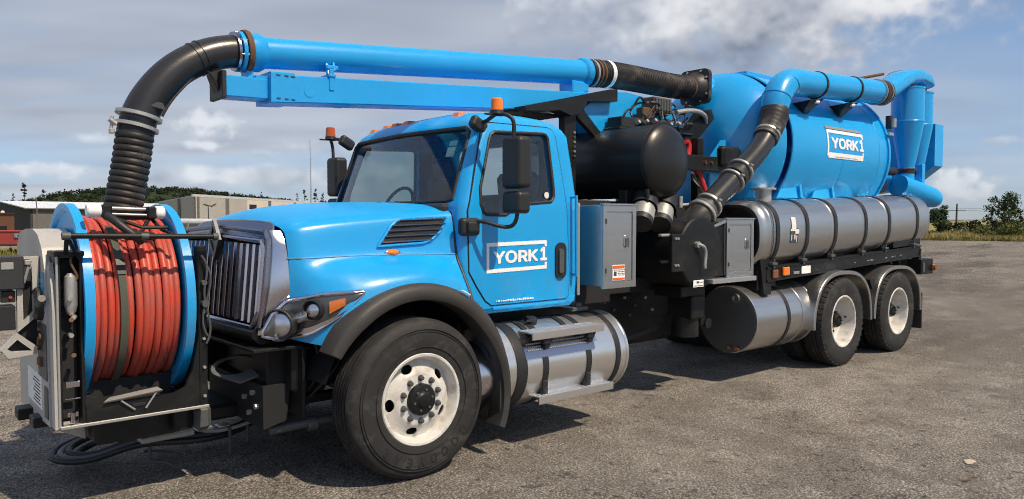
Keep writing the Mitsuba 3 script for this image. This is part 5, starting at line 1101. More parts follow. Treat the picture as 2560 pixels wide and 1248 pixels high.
add(RF, 'front_slot', rbox(-1.50, -1.43, .683, .692, .615, .635, .004), 'interior_dark')
adds(RF, 'tow_eye', [rbox(-1.985, -1.87, 1.36, 1.50, .48, .55, .006), rbox(-1.95, -1.80, 1.05, 1.2, .49, .55, .006)], 'paint_black')
for (z_, y_) in ((1.28, .70), (1.16, .70), (1.17, .715), (1.07, .71), (.96, .70)):
    add(RF, 'bay_fitting', cyl((-1.80 + rng.uniform(-.03, .03), y_ - .02, z_), (-1.80 + rng.uniform(-.02, .02), y_ + .02, z_), .013, n=10), 'brass' if rng.random() < .5 else 'galvanised')
add(RF, 'bay_fitting', cat(lathe([(0, .012), (.02, .03), (.05, .034), (.18, .034), (.22, .026), (.24, .014)], (-1.80, .735, 1.42), (0, 0, -1), 24)), 'galvanised')
adds(RF, 'valve_handle', (rbox(-1.84, -1.77, .69, .70, .775, .81, .003), rbox(-1.845, -1.77, .688, .70, .71, .715, .002), rbox(-1.835, -1.78, .688, .70, .61, .635, .006), cyl((-1.81, .68, .64), (-1.81, .70, .58), .014)), 'chrome')
add(RF, 'bay_cable', cat(tube(smooth_path([(-1.79, .715, 1.52), (-1.785, .71, 1.44), (-1.77, .715, 1.40), (-1.80, .72, 1.36)], 18), .007, 6)), 'rust_brown')
add(RF, 'bay_panel', rbox(-1.855, -1.76, .80, .86, .56, 1.5, .004), 'interior_dark', False)
add(RF, 'right_cables', cat(tube(smooth_path([(-1.10, .665, 1.50), (-1.07, .66, 1.38), (-1.085, .665, 1.28), (-1.06, .665, 1.12), (-1.075, .67, .95)], 24), .007, 6), tube(smooth_path([(-1.07, .66, 1.44), (-1.05, .65, 1.36), (-1.08, .66, 1.20), (-1.07, .66, 1.0)], 24), .006, 6), cyl((-1.08, .65, 1.20), (-1.08, .69, 1.20), .022), cyl((-1.085, .655, 1.33), (-1.085, .69, 1.33), .016)), 'dark_grey')
for z_ in (.62, .80, .98, 1.15): add(RF, 'edge_bolt', cyl((-1.085, .69, z_), (-1.085, .675, z_), .010, n=6), 'galvanised', False)
# curved drive cover on the left end
cov = Polygon([(.80, .545), (1.84, .50), (1.84, 1.55), (1.72, 1.64), (1.48, 1.665), (1.22, 1.665), (1.06, 1.635), (.94, 1.56), (.86, 1.44), (.83, 1.28)])
CV = add(RF, 'drive_cover', extr(cov, 'yz', -1.905, -1.735), 'grey_plate', 20)
add(RF, 'cover_skirt', hull([(-1.905, .74, .545), (-1.73, .70, 1.52), (-1.905, .80, 1.50), (-1.73, .86, 1.62), (-1.90, .86, 1.45), (-1.73, .72, 1.30), (-1.90, .8, .545), (-1.88, .73, 1.2)]) if False else extr(Polygon([(.705, .545), (.80, .545), (.83, 1.28), (.86, 1.44), (.80, 1.48), (.74, 1.36), (.715, 1.2)]), 'yz', -1.895, -1.873), 'grey_plate', 20)
def cface(y0, y1, z0, z1, t_=.004): return rbox(-1.905 - t_, -1.904, y0, y1, z0, z1, .001)
add(RF, 'cover_decal', cface(.88, 1.22, 1.20, 1.42, .003), 'label_blue', False); add(RF, 'decal_mark', cat([cface(.90, 1.02, 1.22 + .045 * i, 1.245 + .045 * i, .005) for i in range(4)]), 'paint_blue', False)
add(RF, 'dark_panel', cat(cface(.835, 1.10, .80, 1.12, .006), cface(.825, .93, .58, .76, .006)), 'dark_grey', False)
add(RF, 'hand_wheel', cat(lathe([(0, .0), (-.03, .03), (-.045, .075), (-.03, .095), (0, .10)], (-1.905, .98, 1.235), (1, 0, 0), 28)), 'plastic_black')
add(RF, 'gas_strut', cat(cyl((-1.93, 1.13, 1.08), (-1.93, .86, 1.26), .013), cyl((-1.93, .90, 1.235), (-1.93, .80, 1.28), .02)), 'dark_grey')
add(RF, 'notice', cface(1.02, 1.50, .60, .80, .004), 'paper_label', False)
add(RF, 'notice_print', cat([cface(1.06 + .02 * (i % 2), 1.30 - .03 * (i % 3), .62 + .02 * i, .628 + .02 * i, .006) for i in range(8)]), 'label_dark', False)
adds(RF, 'panel_switch', [cyl((-1.905, .90 + .05 * i, 1.05 - .035 * (i % 3)), (-1.935, .90 + .05 * i, 1.05 - .035 * (i % 3)), .02, n=12) for i in range(4)] + [rbox(-1.93, -1.905, .94, 1.02, .87, .92, .006)], 'rust_brown')
# swing-out control console
CO = key_of(TR, 'control_console')
fr1 = Polygon([(-2.03, 1.51), (-1.912, 1.51), (-1.922, 1.165), (-2.025, 1.075), (-2.022, 1.31)]).difference(Polygon([(-1.948, 1.455), (-1.945, 1.19), (-1.995, 1.135), (-1.995, 1.32)]))
add(CO, 'frame', extr(fr1, 'xz', .985, 1.02), 'grey_plate', False)
fr2 = Polygon([(-2.11, .985), (-2.028, 1.075), (-1.930, .985), (-1.930, .945), (-2.07, .93)]).difference(Polygon([(-2.078, .985), (-2.028, 1.035), (-1.955, .965), (-2.05, .965)]))
add(CO, 'lower_frame', extr(fr2, 'xz', .975, 1.02), 'grey_plate', False)
add(CO, 'back_panel', extr(Polygon([(-2.03, 1.50), (-1.915, 1.50), (-1.925, .96), (-2.10, .96), (-2.02, 1.07), (-2.02, 1.31)]), 'xz', 1.022, 1.05), 'interior_dark', False)
add(CO, 'control_box', cat(rbox(-2.115, -1.99, .95, 1.14, 1.325, 1.515, .006), rbox(-2.0, -1.95, .98, 1.1, 1.36, 1.50, .01)), 'console_black')
add(CO, 'gauge_box', cat(rbox(-2.11, -2.03, 1.0, 1.12, 1.09, 1.23, .004), rbox(-2.10, -2.03, .99, 1.12, 1.25, 1.315, .004)), 'plastic_black')
add(CO, 'lever', cat(tube([(-1.965, .975, 1.45), (-1.99, .97, 1.36)], .008, 6), rbox(-1.985, -1.95, .97, .985, 1.46, 1.49, .006), rbox(-2.10, -2.04, .945, .952, 1.44, 1.48, .004)), 'galvanised')
add(CO, 'red_knob', cyl((-2.055, .990, 1.28), (-2.055, .978, 1.28), .009), 'red_lens')
# guard bar, roller guide
add(RF, 'guard_bar', cat(tube([(-1.835, .60, 1.632), (-1.035, .60, 1.618)], .0155, 12), tube([(-1.835, .60, 1.632), (-1.83, .66, 1.57), (-1.825, .70, 1.53)], .012, 8), tube([(-1.835, .60, 1.63), (-1.79, .66, 1.55), (-1.76, .70, 1.50)], .010, 8), tube([(-1.035, .60, 1.618), (-1.0, .72, 1.60)], .012, 8)), 'paint_black')
adds(RF, 'bar_collar', [cyl((-1.86, .60, 1.632), (-1.82, .60, 1.632), .022), cyl((-1.05, .60, 1.618), (-1.02, .60, 1.618), .021), cyl((-1.46, .60, 1.625), (-1.42, .60, 1.625), .019)], 'dark_grey')
GU = key_of(TR, 'hose_guide')
adds(GU, 'roller', [cyl((-1.70, .80, 1.775), (-1.62, .80, 1.775), .040, b=.008), cyl((-1.33, .80, 1.765), (-1.275, .80, 1.765), .040, b=.008)], 'sign_white')
add(GU, 'rod', cat(cyl((-1.62, .80, 1.79), (-1.33, .80, 1.782), .011), cyl((-1.60, .78, 1.755), (-1.36, .78, 1.748), .008)), 'galvanised')
add(GU, 'carriage', cat(rbox(-1.63, -1.57, .76, .85, 1.735, 1.81, .01), rbox(-1.38, -1.325, .76, .85, 1.725, 1.80, .01), rbox(-1.6, -1.35, .83, .87, 1.72, 1.80, .01), tube([(-1.36, .80, 1.73), (-1.42, .72, 1.66), (-1.48, .70, 1.62)], .012, 8), tube([(-1.34, .84, 1.73), (-1.30, .76, 1.66), (-1.22, .70, 1.62)], .011, 8), tube([(-1.56, .8, 1.735), (-1.42, .72, 1.675), (-1.28, .72, 1.675)], .011, 8), rbox(-1.52, -1.36, .69, .75, 1.60, 1.65, .015)), 'paint_black')
add(GU, 'feed_hose', tube(smooth_path([(-1.60, .76, 1.745), (-1.555, .70, 1.70), (-1.51, .67, 1.655), (-1.47, .66, 1.62), (-1.44, .67, 1.59)], 24), .024, 12), 'plastic_black')
# pedestal under the reel and the hose loops in their tray
add(TR, 'reel_pedestal', cat(rbox(-1.66, -1.14, .90, 1.60, .36, .545, .02), rbox(-1.45, -1.15, 1.0, 1.45, .33, .40, .03), rbox(-1.2, -.60, .95, 1.5, .38, .48, .02), cyl((-1.18, .84, .40), (-1.18, .84, .545), .06)), 'paint_black')
add(TR, 'grey_motor', cat(rbox(-1.11, -1.0, .80, .95, .365, .53, .03)), 'dark_grey')
add(TR, 'pedestal_foot', hull([(-1.80, 1.0, .50), (-1.70, 1.0, .50), (-1.68, 1.05, .38), (-1.80, 1.2, .42), (-1.70, 1.2, .42)]), 'grey_plate', False)
LT = key_of(TR, 'hose_loops')
for k, (w_, zz, mt) in enumerate(((.0, .145, 'plastic_black'), (.05, .150, 'ring_grey'), (.10, .165, 'plastic_black'), (.15, .13, 'hose_rubber'))):
    lp = smooth_path([(-.45, 1.32 + w_ * .3, zz + .14), (-.80, 1.22 + w_ * .5, zz + .05), (-1.10, 1.24 + w_ * .8, zz + .06), (-1.32, 1.36 + w_ * .8, zz + .05), (-1.60 + w_ * .3, 1.50 + w_ * .6, zz - .03), (-1.76 + w_, 1.66, zz - .02), (-1.70 + w_, 1.82 - w_ * .4, zz), (-1.40, 1.86 - w_, zz + .06), (-1.05, 1.80 - w_, zz + .10), (-.6, 1.75 - w_, zz + .14)], 80)
    add(LT, 'hose', tube(lp, .021, 10), mt)
add(LT, 'tray_bar', cat(hull([(-1.33, 1.36, .27), (-1.28, 1.36, .35), (-1.27, 1.40, .27), (-1.23, 1.36, .27)]), rbox(-1.32, -.98, 1.22, 1.34, .235, .27, .004), tube(smooth_path([(-.98, 1.34, .25), (-.80, 1.22, .235), (-.62, 1.20, .26), (-.45, 1.22, .32)], 20), .014, 8)), 'grey_plate')
for x_, y_, z0, z1 in ((-1.24, 1.34, .09, .25), (-1.03, 1.28, .07, .25), (-.76, 1.16, .08, .26), (-.62, 1.20, .12, .30)):
    add(LT, 'hanger', cyl((x_, y_, z0), (x_, y_, z1), .011, n=10), 'dark_grey')
add(LT, 'hanger_foot', cat(tube(smooth_path([(-1.24, 1.34, .09), (-1.20, 1.24, .085), (-1.14, 1.22, .06), (-1.12, 1.2, .03)], 14), .009, 6), tube(smooth_path([(-1.25, 1.45, .12), (-1.03, 1.28, .10), (-.98, 1.22, .08)], 14), .012, 6)), 'dark_grey')
adds(LT, 'clip_plate', [rbox(-.96, -.84, 1.24, 1.32, .250, .262, .003), rbox(-.82, -.74, 1.20, 1.28, .258, .27, .003)], 'aluminium', False)

# ------------------------------------------------------------------ background
def leafcloud(centers, radii, n, size, seed, flat=.8):
    r_ = np.random.default_rng(seed); c = np.asarray(centers, float); ra = np.asarray(radii, float)
    w = ra ** 2 / (ra ** 2).sum(); k = r_.choice(len(c), n, p=w)
    d = r_.normal(size=(n, 3)); d /= np.linalg.norm(d, axis=1, keepdims=True)
    p = c[k] + d * (ra[k] * r_.uniform(.25, 1.0, n) ** .5)[:, None] * [1, 1, flat]
    a = r_.normal(size=(n, 3)); a /= np.linalg.norm(a, axis=1, keepdims=True); b = np.cross(a, d); b /= np.linalg.norm(b, axis=1, keepdims=True) + 1e-9
    s = size * r_.uniform(.6, 1.4, n)[:, None]
    V = np.stack([p + a * s, p + b * s * .55, p - a * s, p - b * s * .55], 1).reshape(-1, 3)
    i = np.arange(n)[:, None] * 4
    return trimesh.Trimesh(V, np.vstack([i + [0, 1, 2], i + [0, 2, 3]]), process=False)
def p_leaf(p, n, uv): return mix((0.020, 0.038, 0.016), (0.055, 0.085, 0.028), fbm(p.x * 1.3, p.y * 1.3, p.z * 1.3, 3))
scene['leaf_bsdf'] = pr(mikit.proc(p_leaf), 0.6, 0.3)
def p_leafb(p, n, uv): return mix((0.060, 0.085, 0.026), (0.15, 0.15, 0.055), fbm(p.x * .9, p.y * .9, p.z * .9, 3))
scene['shrub_bsdf'] = pr(mikit.proc(p_leafb), 0.7, 0.2)
def p_forest(p, n, uv): return mix((0.012, 0.022, 0.012), (0.034, 0.046, 0.020), fbm(p.x * .12, p.y * .12, p.z * .2, 4))
scene['forest_bsdf'] = pr(mikit.proc(p_forest), 0.8, 0.1)
def p_straw(p, n, uv): return mix((0.17, 0.17, 0.055), (0.42, 0.33, 0.14), smoothstep(.3, .7, fbm(p.x * .5, p.y * .5, p.z * 1.5, 3)))
scene['straw_bsdf'] = pr(mikit.proc(p_straw), 0.8, 0.1)
scene['bark'] = pr((0.09, 0.07, 0.055), 0.9, 0.1)
def tree(name, label, base, h, spread, seed, n=2600, leaf=.16, lean=0, group=None, blobs=None, mat='leaf_bsdf'):
    t = thing(name, label, 'tree', group); r_ = np.random.default_rng(seed); base = np.array(base, float)
    top = base + [lean, 0, h * .8]
    add(t, 'trunk', tube(smooth_path([base, base + [lean * .2, .05, h * .3], top], 12), np.linspace(h * .035, h * .008, 12), 8), 'bark')
    cs, rs, limbs = [], [], []
    for k in range(blobs or 13):
        f = r_.uniform(.22, 1.0); ang = r_.uniform(0, 2 * math.pi); rad = spread * (1 - .55 * max(0, f - .5)) * r_.uniform(.25, .95)
        c = base + [rad * math.cos(ang) + lean * f, rad * math.sin(ang), h * f * .93]; cs.append(c); rs.append(h * r_.uniform(.09, .17))
        s = base + [lean * f * .6, 0, h * max(.15, f - .25)]; limbs.append(tube(smooth_path([s, (s + c) / 2 + [0, 0, .02 * h], c], 7), np.linspace(h * .014, h * .004, 7), 5))
    add(t, 'limbs', cat(limbs), 'bark'); add(t, 'crown', leafcloud(cs, rs, n, leaf, seed + 1), mat, False)
    return t
tree('broadleaf_tree', 'bushy dark green tree standing alone at the right edge, behind the dry grass', (83.4, 20.6, -.6), 5.0, 1.85, 3, 2700, .12, .2, blobs=30)
tree('young_tree', 'small dense tree just right of the steel water tank', (78.5, 24.9, -.5), 3.75, .95, 5, 3600, .10, blobs=20)
tree('sapling', 'tiny pale sapling between the utility pole and the large tree', (97.1, 28.6, -.8), 2.4, .75, 8, 900, .10, blobs=9, mat='shrub_bsdf')
PO = thing('utility_pole', 'thin wooden utility pole with short crossarms beyond the grass at right', 'pole')
add(PO, 'post', cyl((217.3, 70.2, -4), (217.5, 70.1, 6.0), .30, .20, 10), 'bark')
add(PO, 'crossarm', cat(*[rot(rbox(217.35, 217.5, 70.1 - w_, 70.1 + w_, z_, z_ + .16, .02), math.radians(40), [0, 0, 1], [217.4, 70.1, z_]) for w_, z_ in ((2.4, 4.1), (1.6, 1.4))]), 'bark', False)
for k, z_ in enumerate((4.25, 4.6)):
    s = np.linspace(0, 1, 30); P = np.c_[217.4 + s * 60, 70.1 - s * 110, z_ - 2.2 * 4 * s * (1 - s) * .5 + k * .2]
    add(PO, 'wire', tube(P, .035, 4), 'dark_grey')
# dry grass border and shrubs at the right
def bladesfield(n, poly_pts, seed, h0, h1):
    r_ = np.random.default_rng(seed); P = Polygon(poly_pts); x0, y0, x1, y1 = P.bounds; out = []
    while len(out) < n:
        q = r_.uniform([x0, y0], [x1, y1]);
        if P.contains(Point(q)): out.append(q)
    q = np.array(out); a = r_.uniform(0, 2 * np.pi, n); h = r_.uniform(h0, h1, n) * (0.5 + meshkit.noise(np.c_[q * .45, np.zeros(n)])); w = h * .10; b = np.c_[q, np.full(n, -.06)]
    d = np.c_[np.cos(a), np.sin(a), np.zeros(n)]; tip = b + np.c_[r_.normal(0, .22, n) * h, r_.normal(0, .22, n) * h, h]
    V = np.stack([b - d * w[:, None], b + d * w[:, None], tip], 1).reshape(-1, 3)
    return trimesh.Trimesh(V, np.arange(3 * n).reshape(-1, 3), process=False)
setting('dry_grass', cat(bladesfield(26000, [(63.5, 24.5), (67, 14), (71, 2), (78, 2), (73, 16), (68, 29)], 4, .25, .62)), 'straw_bsdf', 'stuff', label='dry yellow grass along the far edge of the yard')
setting('verge_grass', cat(bladesfield(14000, [(-6, 41.2), (2.5, 38.8), (14, 41), (14, 47), (2, 46), (-6, 48)], 5, .10, .30)), 'straw_bsdf', 'stuff', label='short dry grass verge behind the trailer')
r_ = np.random.default_rng(12); cs, rs = [], []
for k in range(150):
    f = r_.random(); base = np.array([72.2 + 8.5 * f + r_.uniform(-1.2, 1.6), 30.5 - 23 * f + r_.uniform(-.8, .8), -.1])
    hh = r_.uniform(.45, 1.25) * (.7 + .8 * meshkit.noise(np.array([f * 9, 0, 0.])))
    for _ in range(4): cs.append(base + [r_.uniform(-.7, .7), r_.uniform(-.7, .7), hh * r_.uniform(.25, .8)]); rs.append(hh * .48)
setting('scrub', leafcloud(cs, rs, 42000, .085, 100), 'shrub_bsdf', 'stuff', label='scrubby green bushes behind the dry grass')
q = np.array([(118 + 1.2 * k + r_.uniform(-1, 1), 74 - 2.1 * k + r_.uniform(-1, 1), 0) for k in range(60)])
setting('far_thicket', leafcloud(q + [0, 0, .6], r_.uniform(.8, 1.5, 60), 16000, .22, 101), 'forest_bsdf', 'stuff', label='far line of low dark thicket at right')

# wooded hill on the left
def hill_z(x_, y_):
    p = np.stack(np.broadcast_arrays(x_ - CAM[0], y_ - CAM[1]), -1); a = np.degrees(np.arctan2(p @ RV[:2], p @ LV[:2])); d = p @ LV[:2]
    crest = np.interp(a, [-60, -40, -34.2, -32.3, -31, -28.5, -25.1, -22.5, -19.9, -16.9, -14, -10, -4], [6, 7.5, 8.6, 10.0, 12.6, 14.4, 14.7, 14.1, 11.6, 9.8, 8.5, 4, -6])
    rise = np.clip((d - 200) / 110, 0, 1); rise = rise * rise * (3 - 2 * rise); fall = np.clip((470 - d) / 150, 0, 1)
    return -9 + (crest + 8) * rise * fall
hx = np.linspace(200, 480, 40); ha = np.tan(np.radians(np.linspace(-58, -3, 90)))
HG = np.array([[(*(CAM[:2] + LV[:2] * d_ + RV[:2] * d_ * t_), 0) for t_ in ha] for d_ in hx]); HG[..., 2] = hill_z(HG[..., 0], HG[..., 1])
setting('hills', grid(HG), 'forest_bsdf', label='low wooded hill behind the sheds at left', smooth=True)
r_ = np.random.default_rng(31); cs, rs = [], []
for _ in range(1500):
    d_ = r_.uniform(225, 330); t_ = math.tan(math.radians(r_.uniform(-42, -8))); q = CAM[:2] + LV[:2] * d_ + RV[:2] * d_ * t_; z_ = float(hill_z(q[0], q[1]))
    if z_ < -4: continue
    s = r_.uniform(.8, 2.0); cs.append((q[0], q[1], z_ + s * .35)); rs.append(s)
setting('hill_forest', leafcloud(cs, rs, 60000, .42, 77, .8), 'forest_bsdf', 'stuff', label='dark forest covering the hill')
def pine(px_a, d_, h, seed, label):
    q = CAM[:2] + LV[:2] * d_ + RV[:2] * d_ * math.tan(math.radians(px_a)); b = np.array([q[0], q[1], float(hill_z(q[0], q[1])) - 1]); r2 = np.random.default_rng(seed)
    t = thing('pine_tree', label, 'tree', None)
    add(t, 'trunk', cyl(b, b + [0, 0, h * .98], h * .018, h * .005, 6), 'bark')
    cs = []; rs = []
    for k in range(15):
        f = r2.uniform(.45, 1); c = b + [r2.normal(0, h * .09 * (1.25 - f)), r2.normal(0, h * .09 * (1.25 - f)), h * f]; cs.append(c); rs.append(h * r2.uniform(.03, .07))
    add(t, 'crown', leafcloud(cs, rs, 500, h * .022, seed), 'forest_bsdf', False)
for a_, d_, h_, sd, lb in ((-32.9, 285, 10.5, 1, 'tall bare pine at the far left, highest above the sheds'), (-34.3, 285, 7.5, 2, 'pine cut by the left edge of the picture'), (-31.9, 285, 7.0, 3, 'dark pine standing right of the tall bare pine'), (-33.5, 290, 6, 7, 'ragged short pine between the two leftmost pines'),
                      (-30.7, 290, 4.6, 4, 'round topped tree on the left shoulder of the hill'), (-18.4, 300, 4.6, 8, 'small lone tree on the right shoulder of the hill'), (-15.4, 300, 7.0, 9, 'thin bare tree left of the far mirror'), (-14.6, 295, 7.6, 10, 'tallest thin tree just left of the far mirror'), (-15.9, 300, 5.2, 11, 'short bushy tree left of the thin bare tree'), (-14.1, 300, 6.2, 12, 'thin tree half hidden by the far mirror')):
    pine(a_, d_, h_, sd, lb)

# sheds and yard clutter
scene['shed_dark'] = pr((0.050, 0.052, 0.056), 0.7, 0.2); scene['shed_grey'] = pr((0.15, 0.145, 0.14), 0.7, 0.2); scene['roof_pale'] = pr((0.50, 0.53, 0.57), 0.5, 0.4)
scene['panel_pale'] = pr((0.40, 0.385, 0.36), 0.7, 0.2); scene['panel_cream'] = pr((0.62, 0.56, 0.47), 0.7, 0.2); scene['post_grey'] = pr((0.14, 0.135, 0.13), 0.7, 0.2)
scene['brick_brown'] = pr((0.17, 0.085, 0.055), 0.85, 0.1); scene['red_deck'] = pr((0.34, 0.060, 0.050), 0.6, 0.3)
def W(d_, lat, z_): q = CAM[:2] + LV[:2] * d_ + RV[:2] * lat; return (q[0], q[1], z_)
SH = thing('dark_gabled_shed', 'long dark shed with pale low gabled roof below the wooded hill at left', 'shed')
def prism(P, Q): return loft([P, Q])
K, R1, E1 = (100, -63.8), (106, -71.9), (112, -80.0); LD = (48.0, 36.0)
def sh(c, z_, f=0.0, o=0.0): return W(c[0] + LD[0] * f + o, c[1] + LD[1] * f, z_)
def gab(f, o=0.0): return [sh(E1, -3, f, o), sh(E1, 3.2, f, o), sh(R1, 4.22, f, o), sh(K, 3.2, f, o), sh(K, -3, f, o)]
add(SH, 'walls', prism(gab(.002), gab(1.0)), 'shed_grey', False)
add(SH, 'gable_wall', prism(gab(-.003), gab(.0015)), 'shed_dark', False)
def roofq(f): return [np.array(sh(K, 3.22, f, -.6)), np.array(sh(R1, 4.30, f)), np.array(sh(R1, 4.42, f)), np.array(sh(K, 3.34, f, -.6))]
add(SH, 'roof', loft([roofq(-.008), roofq(1.004)]), 'roof_pale', False)
add(SH, 'gutter', cyl(sh(K, 3.20, -.008, -.7), sh(K, 3.20, 1.0, -.7), .08, n=8), 'post_grey')
add(SH, 'door', prism([sh(K, -3, .05, -.12), sh(K, 2.6, .05, -.12), sh(K, 2.6, .05), sh(K, -3, .05)], [sh(K, -3, .13, -.12), sh(K, 2.6, .13, -.12), sh(K, 2.6, .13), sh(K, -3, .13)]), 'shed_dark', False)
WH = thing('panel_warehouse', 'pale panelled warehouse with dark uprights behind the truck nose', 'warehouse')
c0, c1, c2 = np.array(W(97, -45.5, 0)), np.array(W(90, -37.8, 0)), np.array(W(135, -33.0, 0))
def wall(parent, p, q, z0, z1a, z1b, mat, name, t_=.15):
    d_ = (q - p) / np.linalg.norm(q - p); n_ = np.array([-d_[1], d_[0], 0]) * t_
    if n_ @ np.append(LV[:2], 0) < 0: n_ = -n_
    z = lambda v, k: np.array([v[0], v[1], k])
    return add(parent, name, loft([[z(p, z0), z(p, z1a), z(p + n_, z1a), z(p + n_, z0)], [z(q, z0), z(q, z1b), z(q + n_, z1b), z(q + n_, z0)]]), mat, False)
wall(WH, c0, c1, -3, 3.95, 4.62, 'panel_pale', 'gable_wall')
wall(WH, c1, c1 + (c2 - c1) * .30, -3, 4.55, 4.55, 'panel_pale', 'side_wall')
wall(WH, c1 + (c2 - c1) * .38, c2, -3, 4.55, 4.55, 'panel_cream', 'side_wall')
for f in (.0, .52):
    p_ = c0 + (c1 - c0) * (f + .02); q_ = c0 + (c1 - c0) * (f + .09); off = -np.append(LV[:2], 0) * .12
    if f > 0: wall(WH, p_ + off, q_ + off, -3, 4.0 + .64 * f, 4.0 + .64 * (f + .1), 'post_grey', 'upright')
off = -np.append(RV[:2], 0) * -.0 - np.append(LV[:2], 0) * .12
for f in (.0, .165, .45, .66, .86):
    wall(WH, c1 + (c2 - c1) * f + off, c1 + (c2 - c1) * (f + .022) + off, -3, 4.5, 4.5, 'post_grey', 'upright')
wall(WH, c1 + off * 2 - (c2 - c1) * .004, c2 + off * 2, 4.50, 4.80, 4.80, 'roof_pale', 'eaves', .3)
wall(WH, c1 + (c2 - c1) * .30, c1 + (c2 - c1) * .38, -3, 4.5, 4.5, 'panel_cream', 'stair_wall')
for k in range(5):
    z_ = 3.85 - .95 * k
    wall(WH, c1 + (c2 - c1) * .315 + off, c1 + (c2 - c1) * .365 + off, z_ - .62, z_, z_, 'interior_dark', 'window', .1)
wall(WH, c1 + (c2 - c1) * .445 + off * 2, c1 + (c2 - c1) * .475 + off * 2, -1, 2.0, 2.0, 'red_lens', 'door', .1)
back = np.append(LV[:2] * 6 - RV[:2] * 14, 0)
add(WH, 'roof', loft([[c1 + [0, 0, 4.62], c0 + [0, 0, 3.95], c0 + [0, 0, 4.05], c1 + [0, 0, 4.72]], [c2 + [0, 0, 4.62], c0 + (c2 - c1) + [0, 0, 3.95], c0 + (c2 - c1) + [0, 0, 4.05], c2 + [0, 0, 4.72]]]), 'roof_pale', False)
BR = thing('brown_block', 'small flat roofed brown building behind the red trailer', 'building')
add(BR, 'walls', prism([W(70, -60, -2), W(70, -60, 2.25), W(76, -66, 2.25), W(76, -66, -2)], [W(70, -46.3, -2), W(70, -46.3, 2.25), W(76, -50.4, 2.25), W(76, -50.4, -2)]), 'brick_brown', False)
add(BR, 'parapet', prism([W(69.9, -60, 2.25), W(69.9, -60, 2.36), W(70.3, -60.4, 2.36), W(70.3, -60.4, 2.25)], [W(69.9, -46.2, 2.25), W(69.9, -46.2, 2.36), W(70.3, -46.5, 2.36), W(70.3, -46.5, 2.25)]), 'shed_dark', False)
wk = add(BR, 'window', prism([W(69.9, -52, .75), W(69.9, -52, 1.15), W(70.0, -52, 1.15), W(70, -52, .75)], [W(69.9, -47.0, .75), W(69.9, -47, 1.15), W(70, -47, 1.15), W(70, -47, .75)]), 'interior_dark', False)
add(wk, 'sill', prism([W(69.8, -52, .64), W(69.8, -52, .75), W(70.0, -52, .75), W(70, -52, .64)], [W(69.8, -46.9, .64), W(69.8, -46.9, .75), W(70, -46.9, .75), W(70, -46.9, .64)]), 'panel_pale', False)
add(BR, 'roof_lamp', lathe([(0, .18), (.12, .16), (.2, .08), (.22, 0)], W(70.5, -47.7, 2.38), (0, 0, 1), 14), 'panel_cream')
RTL = thing('flat_trailer', 'low red sided trailer parked on the verge at the left edge', 'trailer')
def bar(d0, l0, l1, z0, z1, mat, nm, th=.3, par=RTL): return add(par, nm, prism([W(d0, l0, z0), W(d0, l0, z1), W(d0 + th, l0, z1), W(d0 + th, l0, z0)], [W(d0, l1, z0), W(d0, l1, z1), W(d0 + th, l1, z1), W(d0 + th, l1, z0)]), mat, False)
bar(37, -32, -23.0, .52, 1.18, 'red_deck', 'side_board', 2.4)
bar(36.96, -32, -22.95, 1.14, 1.19, 'red_lens', 'top_rail', .06); bar(36.97, -32, -23, .44, .52, 'interior_dark', 'chassis', 2.2); bar(36.9, -32, -23.1, .36, .43, 'galvanised', 'under_rail', .1)
bar(36.94, -24.45, -24.02, .86, 1.04, 'panel_pale', 'side_sign', .05); bar(36.93, -24.43, -24.34, .86, 1.03, 'label_blue', 'side_sign', .05); bar(36.93, -24.30, -24.16, .90, 1.0, 'label_dark', 'side_sign', .05)
bar(37, -24.75, -24.68, -.02, .45, 'dark_grey', 'leg', .08); bar(37, -23.1, -23.02, -.02, .45, 'dark_grey', 'leg', .08)
for l_ in (-27.6, -28.8):
    add(RTL, 'wheel', lathe([(0, .16), (0, .40), (.05, .44), (.25, .44), (.3, .40), (.3, .1)], W(37.3, l_, .44), tuple(np.append(LV[:2], 0)), 24), 'tyre_rubber', 30)
single('flagpole', cat(cyl(W(60, -37.75, -1), W(60, -37.9, 3.5), .05, .035, 10), cyl(W(60, -37.9, 3.5), W(60, -37.9, 3.56), .06, .02, 10)), 'shed_grey', 'thin grey pole in front of the dark gabled shed', 'pole')
LP = thing('yard_lamp', 'small two headed lamp post in front of the panelled warehouse', 'lamp post')
add(LP, 'post', cyl(W(60, -24.15, -.5), W(60, -24.2, 2.85), .05, .04, 10), 'dark_grey')
add(LP, 'lamp_head', rot(rbox(-.22, .22, -.1, .1, -.06, .06, .02), .3, [0, 1, 0], [0, 0, 0]).apply_translation(W(60, -24.35, 2.9)), 'dark_grey'); add(LP, 'lamp_head', rot(rbox(-.22, .22, -.1, .1, -.06, .06, .02), -.5, [0, 1, 0], [0, 0, 0]).apply_translation(W(60, -23.8, 2.88)), 'dark_grey'); add(LP, 'arm', cyl(W(60, -24.35, 2.85), W(60, -23.8, 2.85), .03, n=8), 'dark_grey')
AN = single('whip_antenna', cat(cyl(W(60, -16.05, 0), W(60, -16.0, 4.2), .05, .035, 8), cyl(W(60, -16.0, 4.2), W(60, -16.05, 8.1), .030, .012, 8)), 'shed_grey', 'tall thin antenna rising left of the far mirror', 'antenna')
PR = thing('pipe_rack', 'rack of long pale pipes beside the hose reel', 'rack')
for k, (z_, l0, l1, r0) in enumerate(((1.62, -21.5, -16.6, .20), (1.50, -21.8, -15.4, .17), (1.42, -18.6, -14.6, .16))):
    add(PR, 'pipe', cyl(W(45 + .4 * k, l0, z_), W(45.3 + .4 * k, l1, z_ - .05), r0, n=18), 'roof_pale')
for l_ in (-21, -19.2, -17.2, -15.6):
    add(PR, 'post', cyl(W(44.6, l_, -.2), W(44.6, l_, 1.65), .035, n=8), 'galvanised')
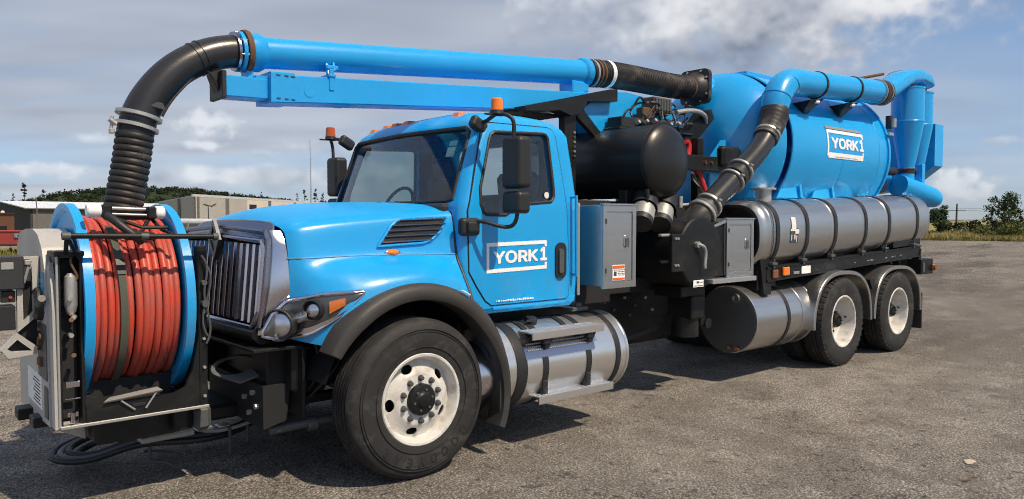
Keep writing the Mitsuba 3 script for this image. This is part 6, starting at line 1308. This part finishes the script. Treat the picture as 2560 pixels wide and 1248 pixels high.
for z_ in (1.22, .85):
    add(PR, 'rail', cyl(W(44.6, -21.6, z_), W(44.6, -14.8, z_), .03, n=8), 'shed_dark')
add(PR, 'back_boards', prism([W(46.5, -22, -.3), W(46.5, -22, 1.2), W(46.6, -22, 1.2), W(46.6, -22, -.3)], [W(46.5, -14, -.3), W(46.5, -14, 1.2), W(46.6, -14, 1.2), W(46.6, -14, -.3)]), 'shed_dark', False)
# small things on the asphalt
lf = trimesh.creation.icosphere(2, 1.0); lv = lf.vertices * [.060, .034, .006]; lv = lv + (meshkit.noise(lf.vertices * 2.1 + 4) - .5)[:, None] * [.030, .022, .012] + [3.22, -2.24, .008]
single('paper_scrap', trimesh.Trimesh(lv, lf.faces, process=False), 'scrap_tan', 'pale scrap lying on the asphalt at lower right', 'litter')
single('twig', tube(smooth_path([(2.75, -2.35, .006), (2.80, -2.37, .010), (2.86, -2.36, .006), (2.9, -2.39, .005)], 10), .006, 5), 'rust_brown', 'short dark twig left of the pale scrap on the asphalt', 'twig')
r_ = np.random.default_rng(44); peb = []
for _ in range(2600):
    d_ = r_.uniform(3.6, 16) ; l_ = r_.uniform(-.75, .75) * d_; s = r_.uniform(.004, .011); q = CAM[:2] + LV[:2] * d_ + RV[:2] * l_
    m = trimesh.creation.icosahedron(); v = m.vertices * s * r_.uniform(.6, 1.2, (1, 3)) * [1, 1, .7] + [q[0], q[1], s * .25]; peb.append((v, m.faces))
n0 = len(peb[0][0]); setting('loose_grit', trimesh.Trimesh(np.vstack([v for v, _ in peb]), np.vstack([f + i * n0 for i, (_, f) in enumerate(peb)]), process=False), 'grit_bsdf', 'stuff', label='loose grit scattered over the asphalt')
def p_grit(p, n, uv): return mix((0.07, 0.065, 0.06), (0.30, 0.28, 0.25), cell_rand(p.x * 12, p.y * 12, 0))
scene['grit_bsdf'] = pr(mikit.proc(p_grit), 0.9, 0.2)
# each bsdf entry must come before the shapes that refer to it
scene = {**{k: v for k, v in scene.items() if not (isinstance(v, dict) and v.get('type') == 'ply')}, **{k: v for k, v in scene.items() if isinstance(v, dict) and v.get('type') == 'ply'}}
